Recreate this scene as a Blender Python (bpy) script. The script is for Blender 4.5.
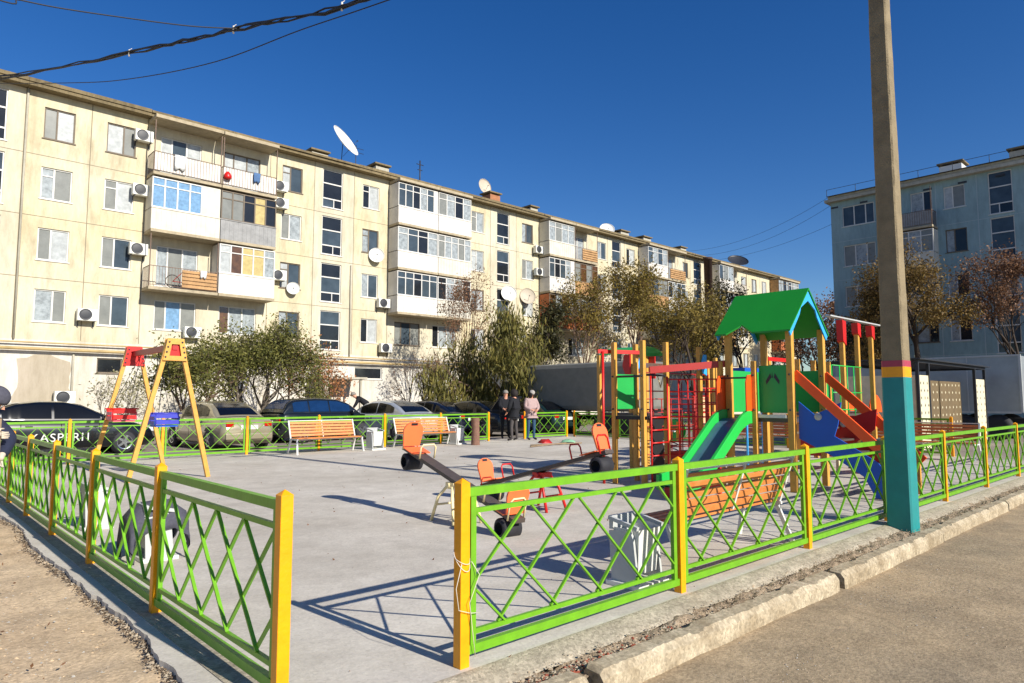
import bpy, bmesh, math, random
import numpy as np
from mathutils import Vector, Matrix
R = math.radians
# ------------------------------------------------------------------ camera, sky, sun, exposure
scene = bpy.context.scene
for o in list(bpy.data.objects): bpy.data.objects.remove(o)
# world frame: +X runs along the street fence and the long facade, +Y towards the facade, camera above the origin
cam_d = bpy.data.cameras.new('camera'); cam = bpy.data.objects.new('camera', cam_d)
scene.collection.objects.link(cam)
cam_d.sensor_width = 36.0; cam_d.lens = 36.0*683/1024; cam_d.clip_end = 2000; cam_d.clip_start = .05
YAW = R(46.9); PITCH = math.atan(57.5/683)
cam.location = (0, 0, 1.5)
cam.rotation_euler = (math.pi/2 + PITCH, 0, YAW - math.pi/2)
scene.camera = cam
SUN_EL = R(29.2); SHADOW_AZ = R(94.5)
world = bpy.data.worlds.new("World"); scene.world = world; world.use_nodes = True
wn = world.node_tree.nodes; wl = world.node_tree.links
bg = wn['Background']
sky = wn.new('ShaderNodeTexSky'); sky.sky_type = 'NISHITA'; sky.sun_disc = False
sky.sun_elevation = SUN_EL
sun_dir = Vector((-math.cos(SHADOW_AZ)*math.cos(SUN_EL), -math.sin(SHADOW_AZ)*math.cos(SUN_EL), math.sin(SUN_EL)))
sky.sun_rotation = math.atan2(sun_dir.x, sun_dir.y)
sky.altitude = 300; sky.air_density = 1.0; sky.dust_density = 0.3; sky.ozone_density = 3.5
hs = wn.new('ShaderNodeHueSaturation'); hs.inputs['Saturation'].default_value = 1.32; hs.inputs['Hue'].default_value = .5125; hs.inputs['Value'].default_value = 1.0
wl.new(sky.outputs[0], hs.inputs['Color']); wl.new(hs.outputs[0], bg.inputs['Color'])
bg.inputs['Strength'].default_value = 0.08
sl = bpy.data.lights.new('sun', 'SUN'); sl.energy = 4.6; sl.angle = R(.5); sl.color = (1, .94, .84)
so = bpy.data.objects.new('sun', sl); scene.collection.objects.link(so)
so.rotation_euler = (-sun_dir).to_track_quat('-Z', 'Y').to_euler()
vs = scene.view_settings; vs.view_transform = 'Standard'; vs.look = 'None'; vs.gamma = 1; vs.exposure = 0.54
vs.use_curve_mapping = False

# ------------------------------------------------------------------ helpers
COL = scene.collection
rnd = random.Random(7)
def srgb(h):
    h = h.lstrip('#'); v = [int(h[i:i+2], 16)/255 for i in (0, 2, 4)]
    return tuple(c/12.92 if c <= .04045 else ((c+.055)/1.055)**2.4 for c in v)
def mat(name, c, rough=.6, var=.12, scale=6, metal=0, bump=0, bscale=40, spec=.5, coat=0, c2=None, detail=6, thr=None, trans=0):
    m = bpy.data.materials.new(name); m.use_nodes = True
    nt = m.node_tree; n = nt.nodes; l = nt.links; p = n['Principled BSDF']
    if isinstance(c, str): c = srgb(c)
    if isinstance(c2, str): c2 = srgb(c2)
    p.inputs['Roughness'].default_value = rough; p.inputs['Metallic'].default_value = metal
    p.inputs['Specular IOR Level'].default_value = spec; p.inputs['Coat Weight'].default_value = coat
    if trans: p.inputs['Transmission Weight'].default_value = trans
    tc = n.new('ShaderNodeTexCoord')
    nz = n.new('ShaderNodeTexNoise'); nz.inputs['Scale'].default_value = scale; nz.inputs['Detail'].default_value = detail
    nz.inputs['Roughness'].default_value = .65
    l.new(tc.outputs['Object'], nz.inputs['Vector'])
    r = n.new('ShaderNodeValToRGB')
    a, b = (.3, .7) if thr is None else thr
    r.color_ramp.elements[0].position = a; r.color_ramp.elements[1].position = b
    if c2 is None: lo = tuple(x*(1-var) for x in c); hi = tuple(min(1, x*(1+var)) for x in c)
    else: lo, hi = c, c2
    r.color_ramp.elements[0].color = (*lo, 1); r.color_ramp.elements[1].color = (*hi, 1)
    l.new(nz.outputs['Fac'], r.inputs['Fac']); l.new(r.outputs[0], p.inputs['Base Color'])
    if bump:
        nb = n.new('ShaderNodeTexNoise'); nb.inputs['Scale'].default_value = bscale; nb.inputs['Detail'].default_value = 8
        l.new(tc.outputs['Object'], nb.inputs['Vector'])
        bp = n.new('ShaderNodeBump'); bp.inputs['Strength'].default_value = bump; bp.inputs['Distance'].default_value = .02
        l.new(nb.outputs['Fac'], bp.inputs['Height']); l.new(bp.outputs[0], p.inputs['Normal'])
    return m
def leafmat(name, ca, cb, cc=None, trans=.25):
    m = bpy.data.materials.new(name); m.use_nodes = True
    nt = m.node_tree; n = nt.nodes; l = nt.links; p = n['Principled BSDF']
    p.inputs['Roughness'].default_value = .6; p.inputs['Specular IOR Level'].default_value = .3
    g = n.new('ShaderNodeNewGeometry'); r = n.new('ShaderNodeValToRGB')
    r.color_ramp.elements[0].color = (*srgb(ca), 1); r.color_ramp.elements[1].color = (*srgb(cb), 1)
    if cc:
        e = r.color_ramp.elements.new(.5); e.color = (*srgb(cc), 1)
    l.new(g.outputs['Random Per Island'], r.inputs['Fac'])
    l.new(r.outputs[0], p.inputs['Base Color'])
    t = n.new('ShaderNodeBsdfTranslucent'); l.new(r.outputs[0], t.inputs['Color'])
    mx = n.new('ShaderNodeMixShader'); mx.inputs[0].default_value = trans
    l.new(p.outputs[0], mx.inputs[1]); l.new(t.outputs[0], mx.inputs[2])
    l.new(mx.outputs[0], n['Material Output'].inputs['Surface'])
    return m
def ob(name, data, parent=None):
    o = bpy.data.objects.new(name, data); COL.objects.link(o)
    if parent is not None: o.parent = parent
    return o
def tag(o, label=None, cat=None, group=None, kind=None):
    if label: o['label'] = label
    if cat: o['category'] = cat
    if group: o['group'] = group
    if kind: o['kind'] = kind
    return o
def thing(name, label, cat, loc=(0, 0, 0), rz=0, group=None):
    o = ob(name, None); o.location = loc; o.rotation_euler = (0, 0, rz); o.empty_display_size = .2
    return tag(o, label, cat, group)
def copy_tree(o, parent=None):
    c = o.copy(); COL.objects.link(c)
    if parent is not None: c.parent = parent
    for ch in o.children: copy_tree(ch, c)
    return c
class MB:
    def __init__(s): s.v = []; s.f = []; s.m = []; s.smooth = []
    def add(s, vs_, fs, mi=0, sm=False):
        k = len(s.v); s.v += [tuple(v) for v in vs_]
        for f in fs: s.f.append(tuple(i+k for i in f)); s.m.append(mi); s.smooth.append(sm)
        return s
    def quad(s, a, b, c, d, mi=0): return s.add([a, b, c, d], [(0, 1, 2, 3)], mi)
    def box(s, x0, x1, y0, y1, z0, z1, mi=0):
        return s.add([(x0,y0,z0),(x1,y0,z0),(x1,y1,z0),(x0,y1,z0),(x0,y0,z1),(x1,y0,z1),(x1,y1,z1),(x0,y1,z1)],
                     [(0,3,2,1),(4,5,6,7),(0,1,5,4),(1,2,6,5),(2,3,7,6),(3,0,4,7)], mi)
    def beam(s, a, b, w, h, mi=0, up=(0, 0, 1)):
        a = Vector(a); b = Vector(b); d = (b-a).normalized(); up = Vector(up)
        sd = d.cross(up)
        if sd.length < 1e-4: sd = d.cross(Vector((1, 0, 0)))
        sd.normalize(); u = sd.cross(d).normalized()
        sd *= w/2; u *= h/2
        vs_ = [a-sd-u, a+sd-u, a+sd+u, a-sd+u, b-sd-u, b+sd-u, b+sd+u, b-sd+u]
        return s.add(vs_, [(0,1,2,3),(7,6,5,4),(0,4,5,1),(1,5,6,2),(2,6,7,3),(3,7,4,0)], mi)
    def tube(s, pts, r, n=8, mi=0, cap=True):
        pts = [Vector(p) for p in pts]; rs = r if isinstance(r, (list, tuple)) else [r]*len(pts)
        k = len(s.v); N = len(pts); prev = None
        for i, p in enumerate(pts):
            d = (pts[min(i+1, N-1)]-pts[max(i-1, 0)]).normalized()
            if prev is None:
                a = d.orthogonal().normalized()
            else:
                a = prev-d*prev.dot(d)
                a = a.normalized() if a.length > 1e-6 else d.orthogonal().normalized()
            prev = a; b = d.cross(a)
            for j in range(n):
                t = 2*math.pi*j/n; s.v.append(tuple(p+(a*math.cos(t)+b*math.sin(t))*rs[i]))
        for i in range(N-1):
            for j in range(n):
                s.f.append((k+i*n+j, k+i*n+(j+1) % n, k+(i+1)*n+(j+1) % n, k+(i+1)*n+j)); s.m.append(mi); s.smooth.append(True)
        if cap:
            s.f.append(tuple(k+j for j in range(n))[::-1]); s.m.append(mi); s.smooth.append(False)
            s.f.append(tuple(k+(N-1)*n+j for j in range(n))); s.m.append(mi); s.smooth.append(False)
        return s
    def prism(s, poly, axis, t0, t1, mi=0):   # polygon in the two other axes, extruded along axis from t0 to t1
        def P(a, b, t): return {'x': (t, a, b), 'y': (a, t, b), 'z': (a, b, t)}[axis]
        n = len(poly)
        vs_ = [P(a, b, t0) for a, b in poly]+[P(a, b, t1) for a, b in poly]
        fs = [tuple(range(n))[::-1], tuple(range(n, 2*n))]+[(i, (i+1) % n, n+(i+1) % n, n+i) for i in range(n)]
        return s.add(vs_, fs, mi)
    def lathe(s, prof, c=(0, 0, 0), n=16, mi=0, axis='z'):
        k = len(s.v)
        for r, z in prof:
            for j in range(n):
                t = 2*math.pi*j/n; a, b = r*math.cos(t), r*math.sin(t)
                q = {'z': (a, b, z), 'y': (a, z, b), 'x': (z, a, b)}[axis]
                s.v.append((c[0]+q[0], c[1]+q[1], c[2]+q[2]))
        for i in range(len(prof)-1):
            for j in range(n):
                s.f.append((k+i*n+j, k+i*n+(j+1) % n, k+(i+1)*n+(j+1) % n, k+(i+1)*n+j)); s.m.append(mi); s.smooth.append(True)
        return s
    def build(s, name, mats, parent=None, bevel=0):
        me = bpy.data.meshes.new(name); me.from_pydata(s.v, [], s.f)
        if not isinstance(mats, (list, tuple)): mats = [mats]
        for m in mats: me.materials.append(m)
        me.polygons.foreach_set('material_index', s.m); me.polygons.foreach_set('use_smooth', s.smooth)
        bm = bmesh.new(); bm.from_mesh(me); bmesh.ops.recalc_face_normals(bm, faces=bm.faces); bm.to_mesh(me); bm.free()
        me.update(); o = ob(name, me, parent)
        if bevel:
            b = o.modifiers.new('bevel', 'BEVEL'); b.width = bevel; b.segments = 2; b.limit_method = 'ANGLE'
        return o

M = {}
M['yellow'] = mat('yellow paint', '#f0a000', .4, .12, 9, bump=.1)
M['lime'] = mat('lime green paint', '#68a31c', .4, .13, 9, bump=.1)
M['playyellow'] = mat('timber post paint', '#cd9840', .5, .14, 7, bump=.15, bscale=30)
M['red'] = mat('red paint', '#c81a14', .4, .08, 4)
M['darkred'] = mat('dark red paint', '#a8201a', .45, .08, 4)
M['orange'] = mat('orange plastic', '#ff5a14', .42, .06, 4)
M['seatorange'] = mat('orange seat plastic', '#ff7440', .42, .06, 4)
M['green'] = mat('green board', '#23a34a', .45, .06, 3)
M['roofgreen'] = mat('green roof board', '#1f8c27', .4, .05, 2)
M['slidegreen'] = mat('slide green', '#25b648', .35, .05, 2)
M['blue'] = mat('blue board', '#0f55b8', .4, .06, 3)
M['skyblue'] = mat('light blue trim', '#38a6ee', .4, .05, 3)
M['peach'] = mat('peach beam', '#f2b48a', .5, .05, 3)
M['steel'] = mat('slide steel', '#4d6a86', .3, .12, 5, metal=.15)
M['black'] = mat('black rubber', '#16161a', .6, .2, 10)
M['tyre'] = mat('tyre rubber', '#25252a', .75, .2, 12, bump=.2)
M['darkmetal'] = mat('dark metal', '#2a2d33', .5, .15, 8)
M['white'] = mat('white paint', '#d4d4ce', .45, .05, 4)
M['greywhite'] = mat('grey white', '#b4b6b4', .5, .08, 4)
M['cream'] = mat('cream pipe', '#f0dca6', .45, .05, 4)
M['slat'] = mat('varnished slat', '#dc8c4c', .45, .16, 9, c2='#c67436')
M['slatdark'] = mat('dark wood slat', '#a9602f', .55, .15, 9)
M['plank'] = mat('dark plank', '#4f453f', .55, .2, 14)
M['log'] = mat('brown bark', '#7a5a4a', .85, .25, 14, bump=.5)
M['pole'] = mat('weathered concrete', '#85775c', .9, .22, 5, bump=.6, bscale=60)
M['teal'] = mat('teal paint', '#1c8584', .55, .1, 5, bump=.1)
M['bandred'] = mat('crimson band', '#a83c50', .55, .1, 5)
M['cable'] = mat('cable', '#1a1a1e', .6, .1, 5)
M['wire'] = mat('thin white wire', '#d8d0c0', .5, .1, 5)
M['skin'] = mat('skin', '#c99074', .55, .06, 20)
M['jblack'] = mat('black cloth', '#14151b', .9, .2, 20)
M['jpink'] = mat('dusty mauve cloth', '#a68e8a', .9, .12, 20)
M['jnavy'] = mat('navy cloth', '#20263c', .9, .15, 20)
M['tgrey'] = mat('grey trousers', '#4a4544', .9, .12, 20)
M['jeans'] = mat('jeans', '#2b4a66', .9, .15, 20)
M['hairdark'] = mat('dark hair', '#1d1512', .8, .2, 30)
M['hairgrey'] = mat('grey hair', '#857f76', .8, .1, 30)
M['knit'] = mat('grey knit', '#4a4a55', .95, .2, 40)
M['knitlight'] = mat('light knit', '#9c9690', .95, .15, 40)
M['glove'] = mat('pale glove', '#c7b9a6', .9, .15, 30)
M['shoe'] = mat('shoe', '#1d1a18', .6, .15, 20)
M['oldwood'] = mat('grey wooden handle', '#8f7a5e', .8, .2, 15)

# glass, curtains
def glass(name, c, rough=.06, spec=.45): return mat(name, c, rough, .3, 1.3, spec=spec)
G_DARK = glass('dark window glass', '#23262a')
G_BLUE = glass('bluish window glass', '#3f4a52', .08)
G_CURT = mat('curtain behind glass', '#939a9c', .2, .4, 5, spec=.35)
G_WHITE = mat('white curtain behind glass', '#abafae', .2, .22, 4, spec=.35)
G_GREY = mat('grey blind behind glass', '#7d7f7a', .2, .15, 2.5, spec=.35)
G_BCURT = mat('blue curtain behind glass', '#6f93b4', .2, .25, 7, spec=.35)
G_TEAL = mat('teal curtain behind glass', '#1f6e62', .15, .3, 7, spec=.35)
G_WARM = mat('warm curtain behind glass', '#b8a670', .25, .2, 5, spec=.35)
G_BROWN = mat('brown room behind glass', '#5a3d22', .15, .4, 3, spec=.8)
GL = [G_DARK, G_BLUE, G_CURT, G_WHITE, G_GREY, G_BCURT, G_TEAL, G_WARM, G_BROWN]
M['wframe'] = mat('white window frame', '#cfcdc6', .45, .05, 3)
M['oframe'] = mat('old brown frame', '#6d6152', .7, .15, 6)
M['sill'] = mat('metal sill', '#c9c2ae', .5, .1, 4)
M['joint'] = mat('joint mortar', '#857b66', .9, .15, 3)

def wallmat(name, base, base2, stain, amount=.5, scale=.6):
    m = bpy.data.materials.new(name); m.use_nodes = True
    nt = m.node_tree; n = nt.nodes; l = nt.links; p = n['Principled BSDF']; p.inputs['Roughness'].default_value = .92
    p.inputs['Specular IOR Level'].default_value = .2
    tc = n.new('ShaderNodeTexCoord')
    n1 = n.new('ShaderNodeTexNoise'); n1.inputs['Scale'].default_value = .28; n1.inputs['Detail'].default_value = 3
    l.new(tc.outputs['Object'], n1.inputs['Vector'])
    r1 = n.new('ShaderNodeValToRGB'); r1.color_ramp.elements[0].position = .35; r1.color_ramp.elements[1].position = .65
    r1.color_ramp.elements[0].color = (*srgb(base), 1); r1.color_ramp.elements[1].color = (*srgb(base2), 1)
    l.new(n1.outputs['Fac'], r1.inputs['Fac'])
    mp = n.new('ShaderNodeMapping'); mp.inputs['Scale'].default_value = (1, 1, .35)
    l.new(tc.outputs['Object'], mp.inputs['Vector'])
    n2 = n.new('ShaderNodeTexNoise'); n2.inputs['Scale'].default_value = scale*2; n2.inputs['Detail'].default_value = 10
    n2.inputs['Roughness'].default_value = .7
    l.new(mp.outputs[0], n2.inputs['Vector'])
    r2 = n.new('ShaderNodeValToRGB'); r2.color_ramp.elements[0].position = .47; r2.color_ramp.elements[1].position = .74
    r2.color_ramp.elements[0].color = (0, 0, 0, 1); r2.color_ramp.elements[1].color = (amount, amount, amount, 1)
    l.new(n2.outputs['Fac'], r2.inputs['Fac'])
    mx = n.new('ShaderNodeMix'); mx.data_type = 'RGBA'
    l.new(r2.outputs[0], mx.inputs[0]); l.new(r1.outputs[0], mx.inputs[6]); mx.inputs[7].default_value = (*srgb(stain), 1)
    n5 = n.new('ShaderNodeTexNoise'); n5.inputs['Scale'].default_value = 4.5; n5.inputs['Detail'].default_value = 9; n5.inputs['Roughness'].default_value = .75
    mp2 = n.new('ShaderNodeMapping'); mp2.inputs['Scale'].default_value = (1, 1, .22); l.new(tc.outputs['Object'], mp2.inputs['Vector']); l.new(mp2.outputs[0], n5.inputs['Vector'])
    r6 = n.new('ShaderNodeValToRGB'); r6.color_ramp.elements[0].position = .36; r6.color_ramp.elements[1].position = .6
    r6.color_ramp.elements[0].color = (.74, .71, .66, 1); r6.color_ramp.elements[1].color = (1.05, 1.05, 1.05, 1); l.new(n5.outputs['Fac'], r6.inputs['Fac'])
    m6 = n.new('ShaderNodeMix'); m6.data_type = 'RGBA'; m6.blend_type = 'MULTIPLY'; m6.inputs[0].default_value = .5
    l.new(mx.outputs[2], m6.inputs[6]); l.new(r6.outputs[0], m6.inputs[7]); l.new(m6.outputs[2], p.inputs['Base Color'])
    n3 = n.new('ShaderNodeTexNoise'); n3.inputs['Scale'].default_value = 25; n3.inputs['Detail'].default_value = 6
    l.new(tc.outputs['Object'], n3.inputs['Vector'])
    b = n.new('ShaderNodeBump'); b.inputs['Strength'].default_value = .25; b.inputs['Distance'].default_value = .02
    l.new(n3.outputs['Fac'], b.inputs['Height']); l.new(b.outputs[0], p.inputs['Normal'])
    return m
W_CREAM = wallmat('cream panel wall', '#d0c9b0', '#ccc09e', '#a2967c', .9)
W_PALE = wallmat('pale panel wall', '#cfc8b2', '#c6bda6', '#a89e86', .6)
W_WHITE = wallmat('white plinth wall', '#d2cec4', '#cac5b8', '#a89c86', .75)
W_PATCH = wallmat('bare plaster patch', '#b3a897', '#a99f8c', '#958b78', .5)
W_BLUE = wallmat('blue grey wall', '#94adb0', '#87a1a6', '#72888b', .6)
W_CORN = wallmat('cornice concrete', '#85775a', '#74684f', '#4e4636', .8, 2)
W_CORN2 = wallmat('pale cornice', '#b9b4a4', '#a9a494', '#857f70', .6, 2)
W_ROOF = mat('roof felt', '#7d7468', .9, .2, 3)
W_SHEET = mat('pale balcony sheet', '#ccc7b8', .7, .14, 1.8)
W_SHEET2 = mat('white balcony sheet', '#d2cec6', .7, .12, 1.8)
W_SLATG = mat('grey slat balcony', '#8f8f8e', .7, .2, 3)
W_TIMBER = mat('timber balcony', '#b28a5c', .75, .25, 3)
W_ORB = mat('rust orange balcony', '#b5683c', .75, .2, 3)
M['ledge'] = mat('balcony slab', '#a79a80', .9, .2, 4)
M['rail'] = mat('rusty rail', '#6f5a4c', .7, .2, 6)

# ------------------------------------------------------------------ ground
def ground_nodes(name, c1, c2, c3, sc=1.0, bump=.5, speck=True):
    m = bpy.data.materials.new(name); m.use_nodes = True
    nt = m.node_tree; n = nt.nodes; l = nt.links; p = n['Principled BSDF']; p.inputs['Roughness'].default_value = .95
    p.inputs['Specular IOR Level'].default_value = .15
    tc = n.new('ShaderNodeTexCoord')
    def noise(s, d=6, ro=.6):
        q = n.new('ShaderNodeTexNoise'); q.inputs['Scale'].default_value = s; q.inputs['Detail'].default_value = d
        q.inputs['Roughness'].default_value = ro; l.new(tc.outputs['Object'], q.inputs['Vector']); return q
    a = noise(.5*sc, 8, .65); r = n.new('ShaderNodeValToRGB')
    r.color_ramp.elements[0].position = .36; r.color_ramp.elements[1].position = .66
    r.color_ramp.elements[0].color = (*srgb(c1), 1); r.color_ramp.elements[1].color = (*srgb(c2), 1)
    l.new(a.outputs['Fac'], r.inputs['Fac'])
    b = noise(28*sc, 6, .75); r2 = n.new('ShaderNodeValToRGB')
    r2.color_ramp.elements[0].position = .56 if speck else .6; r2.color_ramp.elements[1].position = .72
    r2.color_ramp.elements[0].color = (0, 0, 0, 1); r2.color_ramp.elements[1].color = (.75, .75, .75, 1)
    l.new(b.outputs['Fac'], r2.inputs['Fac'])
    mx = n.new('ShaderNodeMix'); mx.data_type = 'RGBA'; l.new(r2.outputs[0], mx.inputs[0])
    l.new(r.outputs[0], mx.inputs[6]); mx.inputs[7].default_value = (*srgb(c3), 1)
    d = noise(3.1*sc, 9, .72); r4 = n.new('ShaderNodeValToRGB'); r4.color_ramp.elements[0].position = .38; r4.color_ramp.elements[1].position = .64
    r4.color_ramp.elements[0].color = (.72, .70, .68, 1); r4.color_ramp.elements[1].color = (1.12, 1.11, 1.09, 1); l.new(d.outputs['Fac'], r4.inputs['Fac'])
    v = n.new('ShaderNodeTexVoronoi'); v.inputs['Scale'].default_value = 55; l.new(tc.outputs['Object'], v.inputs['Vector'])
    r5 = n.new('ShaderNodeValToRGB'); r5.color_ramp.elements[0].position = .0; r5.color_ramp.elements[1].position = 1.0
    r5.color_ramp.elements[0].color = (1-.35*bump,)*3+(1,); r5.color_ramp.elements[1].color = (1+.22*bump,)*3+(1,)
    sp_ = n.new('ShaderNodeSeparateColor'); l.new(v.outputs['Color'], sp_.inputs[0]); l.new(sp_.outputs[0], r5.inputs['Fac'])
    m4 = n.new('ShaderNodeMix'); m4.data_type = 'RGBA'; m4.blend_type = 'MULTIPLY'; m4.inputs[0].default_value = min(1, .35+.5*bump); l.new(mx.outputs[2], m4.inputs[6]); l.new(r4.outputs[0], m4.inputs[7])
    m5 = n.new('ShaderNodeMix'); m5.data_type = 'RGBA'; m5.blend_type = 'MULTIPLY'; m5.inputs[0].default_value = 1; l.new(m4.outputs[2], m5.inputs[6]); l.new(r5.outputs[0], m5.inputs[7])
    l.new(m5.outputs[2], p.inputs['Base Color'])
    c = noise(38*sc, 4, .6); bump *= .45; bp = n.new('ShaderNodeBump'); bp.inputs['Strength'].default_value = bump; bp.inputs['Distance'].default_value = .03
    l.new(c.outputs['Fac'], bp.inputs['Height']); l.new(bp.outputs[0], p.inputs['Normal'])
    return m
GR_DIRT = ground_nodes('sandy dirt', '#d6bf9e', '#c0a888', '#a08b70', 1, .6)
GR_CONC = ground_nodes('playground concrete', '#d0cabe', '#b9b2a5', '#a8a194', .8, .24)
GR_ROAD = ground_nodes('dusty asphalt', '#958771', '#b8a383', '#6f6659', 1, .6)
GR_YARD = ground_nodes('yard asphalt', '#8f887e', '#9b9186', '#77706a', .6, .4)
GR_SOIL = ground_nodes('loose soil', '#b09e86', '#9a8872', '#776a5a', 2, 1.0)
GR_KERB = ground_nodes('kerb concrete', '#c9bca2', '#9c8d74', '#776a57', 7, .7)
GR_EDGE = ground_nodes('slab edge concrete', '#bab09c', '#a99f8c', '#8b8272', 2, .8)

def fbm(x, y, s=0):
    v = 0; a = 1
    for k in range(4):
        v += a*(math.sin(x*1.7*2**k+s+1.3*math.sin(y*2.1*2**k+s*2))*math.cos(y*1.9*2**k-s+1.1*math.sin(x*1.6*2**k)))
        a *= .5
    return v
def sheet(name, x0, x1, y0, y1, nx, ny, fn, m, kind='structure'):
    xs = np.linspace(x0, x1, nx); ys = np.linspace(y0, y1, ny)
    mb = MB(); mb.v = [(x, y, fn(x, y)) for y in ys for x in xs]
    for j in range(ny-1):
        for i in range(nx-1):
            a = j*nx+i; mb.f.append((a, a+1, a+nx+1, a+nx))
    mb.m = [0]*len(mb.f); mb.smooth = [True]*len(mb.f)
    return tag(mb.build(name, m), kind=kind)
mb = MB(); mb.quad((-1500, -1500, -.26), (1500, -1500, -.26), (1500, 1500, -.26), (-1500, 1500, -.26))
tag(mb.build('ground', GR_YARD), kind='structure')
# yard behind the playground, where the cars stand
mb = MB(); mb.quad((-40, 19.2, -.03), (95, 19.2, -.03), (95, 48, -.03), (-40, 48, -.03))
mb.quad((20.9, -8, -.034), (95, -8, -.034), (95, 19.2, -.034), (20.9, 19.2, -.034))
tag(mb.build('yard', GR_YARD), kind='structure')
# sandy strip left of the slab
def dirt_z(x, y):
    e = max(0, min(1, (x+.2)/1.4))
    return -.042+.012*fbm(x*.9, y*.9)+(.012*fbm(x*9, y*7, 4) if x > 1.0 else 0)+.008*fbm(x*5, y*5, 3)-.02*e
sheet('dirt_path', -9, 1.46, 1.2, 19.3, 110, 190, dirt_z, GR_DIRT)
# playground slab with a ragged left edge
mb = MB(); pts = []
y = 3.0; rg = random.Random(3)
while y < 19.2:
    w = .005
    pts.append((1.33+rg.uniform(-w, w)+.035*fbm(y*.8, 0)+.014*fbm(y*3.1, 1)+.004*fbm(y*14, 2), y)); y += rg.uniform(.04, .06)
pts.append((1.3, 19.2))
poly = [(20.9, 3.0), (20.9, 19.2)]+pts[::-1]
mb.prism(poly, 'z', -.2, 0)
tag(mb.build('playground_slab', GR_CONC), kind='structure')
# raised concrete rim under the fences
mb = MB()
mb.box(1.45, 1.62, 3.2, 18.9, -.05, .006)
tag(mb.build('slab_rim', GR_EDGE), kind='structure')
# footing strip, soil channel, road
def foot_z(x, y):
    e = (y-2.84)/.16
    return -.05+.054*max(0, min(1, e))**.6+.006*fbm(x*3, y*9)*(1-max(0, min(1, e)))
sheet('footing_strip', 1.0, 21, 2.83, 3.025, 500, 12, foot_z, GR_EDGE)
def soil_z(x, y):
    return -.055+.018*fbm(x*4, y*6, 2)+.014*fbm(x*13, y*13, 5)
sheet('soil_strip', 0.6, 34, 2.62, 2.86, 900, 12, soil_z, GR_SOIL)
def road_z(x, y):
    return -.15+.008*fbm(x*.7, y*.8)+.003*fbm(x*6, y*6, 1)
sheet('road', .2, 60, -14, 2.60, 300, 140, road_z, GR_ROAD)
sheet('road_shoulder', -4, 1.0, -2, 2.9, 90, 90, lambda x, y: -.12+.015*fbm(x, y)+.008*fbm(x*6, y*6), GR_DIRT)
# kerb stones: each a chipped block
def kerb(x0, x1, dy, rz, seed):
    r = random.Random(seed); mb = MB(); n = 110; prof = [(-.085, -.2), (-.085, -.045), (-.05, -.004), (.05, .0), (.07, -.02), (.075, -.2)]
    k = 0; L = x1-x0
    for i in range(n+1):
        t = i/n; x = x0+L*t
        endr = .02 if i in (0, n) else 0
        for j, (py, pz) in enumerate(prof):
            nn = .0022*fbm(x*3+seed, j*2.3)+.0022*fbm(x*23+seed, j*5)-(.012 if j in (2, 3) and math.sin(x*9.1+seed*3)*math.sin(x*5.3+seed) > .72 else 0)+r.uniform(-.002, .002)
            mb.v.append((x, 2.56+dy*.5+py*(1-endr*4)+nn+rz*(x-x0), pz-endr+(nn if j in (1, 2, 3, 4) else 0)))
    m_ = len(prof)
    for i in range(n):
        for j in range(m_-1): mb.f.append((i*m_+j, i*m_+j+1, (i+1)*m_+j+1, (i+1)*m_+j))
    mb.f.append(tuple(range(m_))); mb.f.append(tuple(n*m_+j for j in range(m_)))
    mb.m = [0]*len(mb.f); mb.smooth = [False]*len(mb.f)
    return mb.build('kerbstone', GR_KERB)
for i, (a, b, dy, rz, lab) in enumerate([
        (1.3, 2.95, .12, -.01, 'pale chipped kerbstone at the bottom edge of the photo'),
        (3.05, 6.2, .07, -.01, 'long pale kerbstone below the front fence bench'),
        (6.29, 9.15, -.01, .0, 'weathered kerbstone ending at the concrete pole'),
        (9.18, 12.35, .0, .0, 'long kerbstone starting right of the concrete pole'),
        (12.5, 15.2, .03, .005, 'kerbstone far right, behind the widest gap in the row'),
        (15.3, 18.4, .05, .0, 'last kerbstone at the right edge of the photo')]):
    tag(kerb(a, b, dy, rz, i+1), lab, 'kerbstone', 'kerbstones beside the road')
# rubble: clods and broken brick in the soil channel and along the left edge
def rubble(name, n, fx, mats, smin, smax, seed):
    r = random.Random(seed); mb = MB()
    for i in range(n):
        x, y, z = fx(r); s = r.uniform(smin, smax)*(.4+.6*r.random())
        vs_ = []
        for dx, dy, dz in ((1,0,0),(-1,0,0),(0,1,0),(0,-1,0),(0,0,1),(0,0,-.6)):
            k = r.uniform(.6, 1.2); vs_.append((x+dx*s*k+r.uniform(-.2,.2)*s, y+dy*s*k+r.uniform(-.2,.2)*s, z+dz*s*k*.7))
        mb.add(vs_, [(0,2,4),(2,1,4),(1,3,4),(3,0,4),(2,0,5),(1,2,5),(3,1,5),(0,3,5)], r.choice(range(len(mats))))
    return tag(mb.build(name, mats), kind='stuff')
BR1 = mat('brick crumb', '#8e4a36', .9, .2, 9); BR2 = mat('grey crumb', '#a89c88', .9, .2, 9); BR3 = mat('soil crumb', '#ad9b82', .95, .2, 9)
BR5 = mat('dark soil crumb', '#6a5a48', .95, .2, 9); BR4 = mat('pale gravel', '#a8a49c', .9, .2, 9)
tag(rubble('soil_clods', 4200, lambda r: (lambda x: (x, r.gauss(2.76, .065), -.05+.03*r.random()))(1.6+(r.random()**1.3)*20), [BR2, BR3, BR3], .004, .016, 1), 'loose soil clods heaped between kerb and front fence', 'soil clods')
tag(rubble('brick_crumbs', 200, lambda r: (r.gauss(3.1, .5), r.gauss(2.73, .03), -.045), [BR1, BR1, BR2], .008, .024, 2), 'broken red brick crumbs in the channel behind the kerb', 'brick crumbs')
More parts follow.
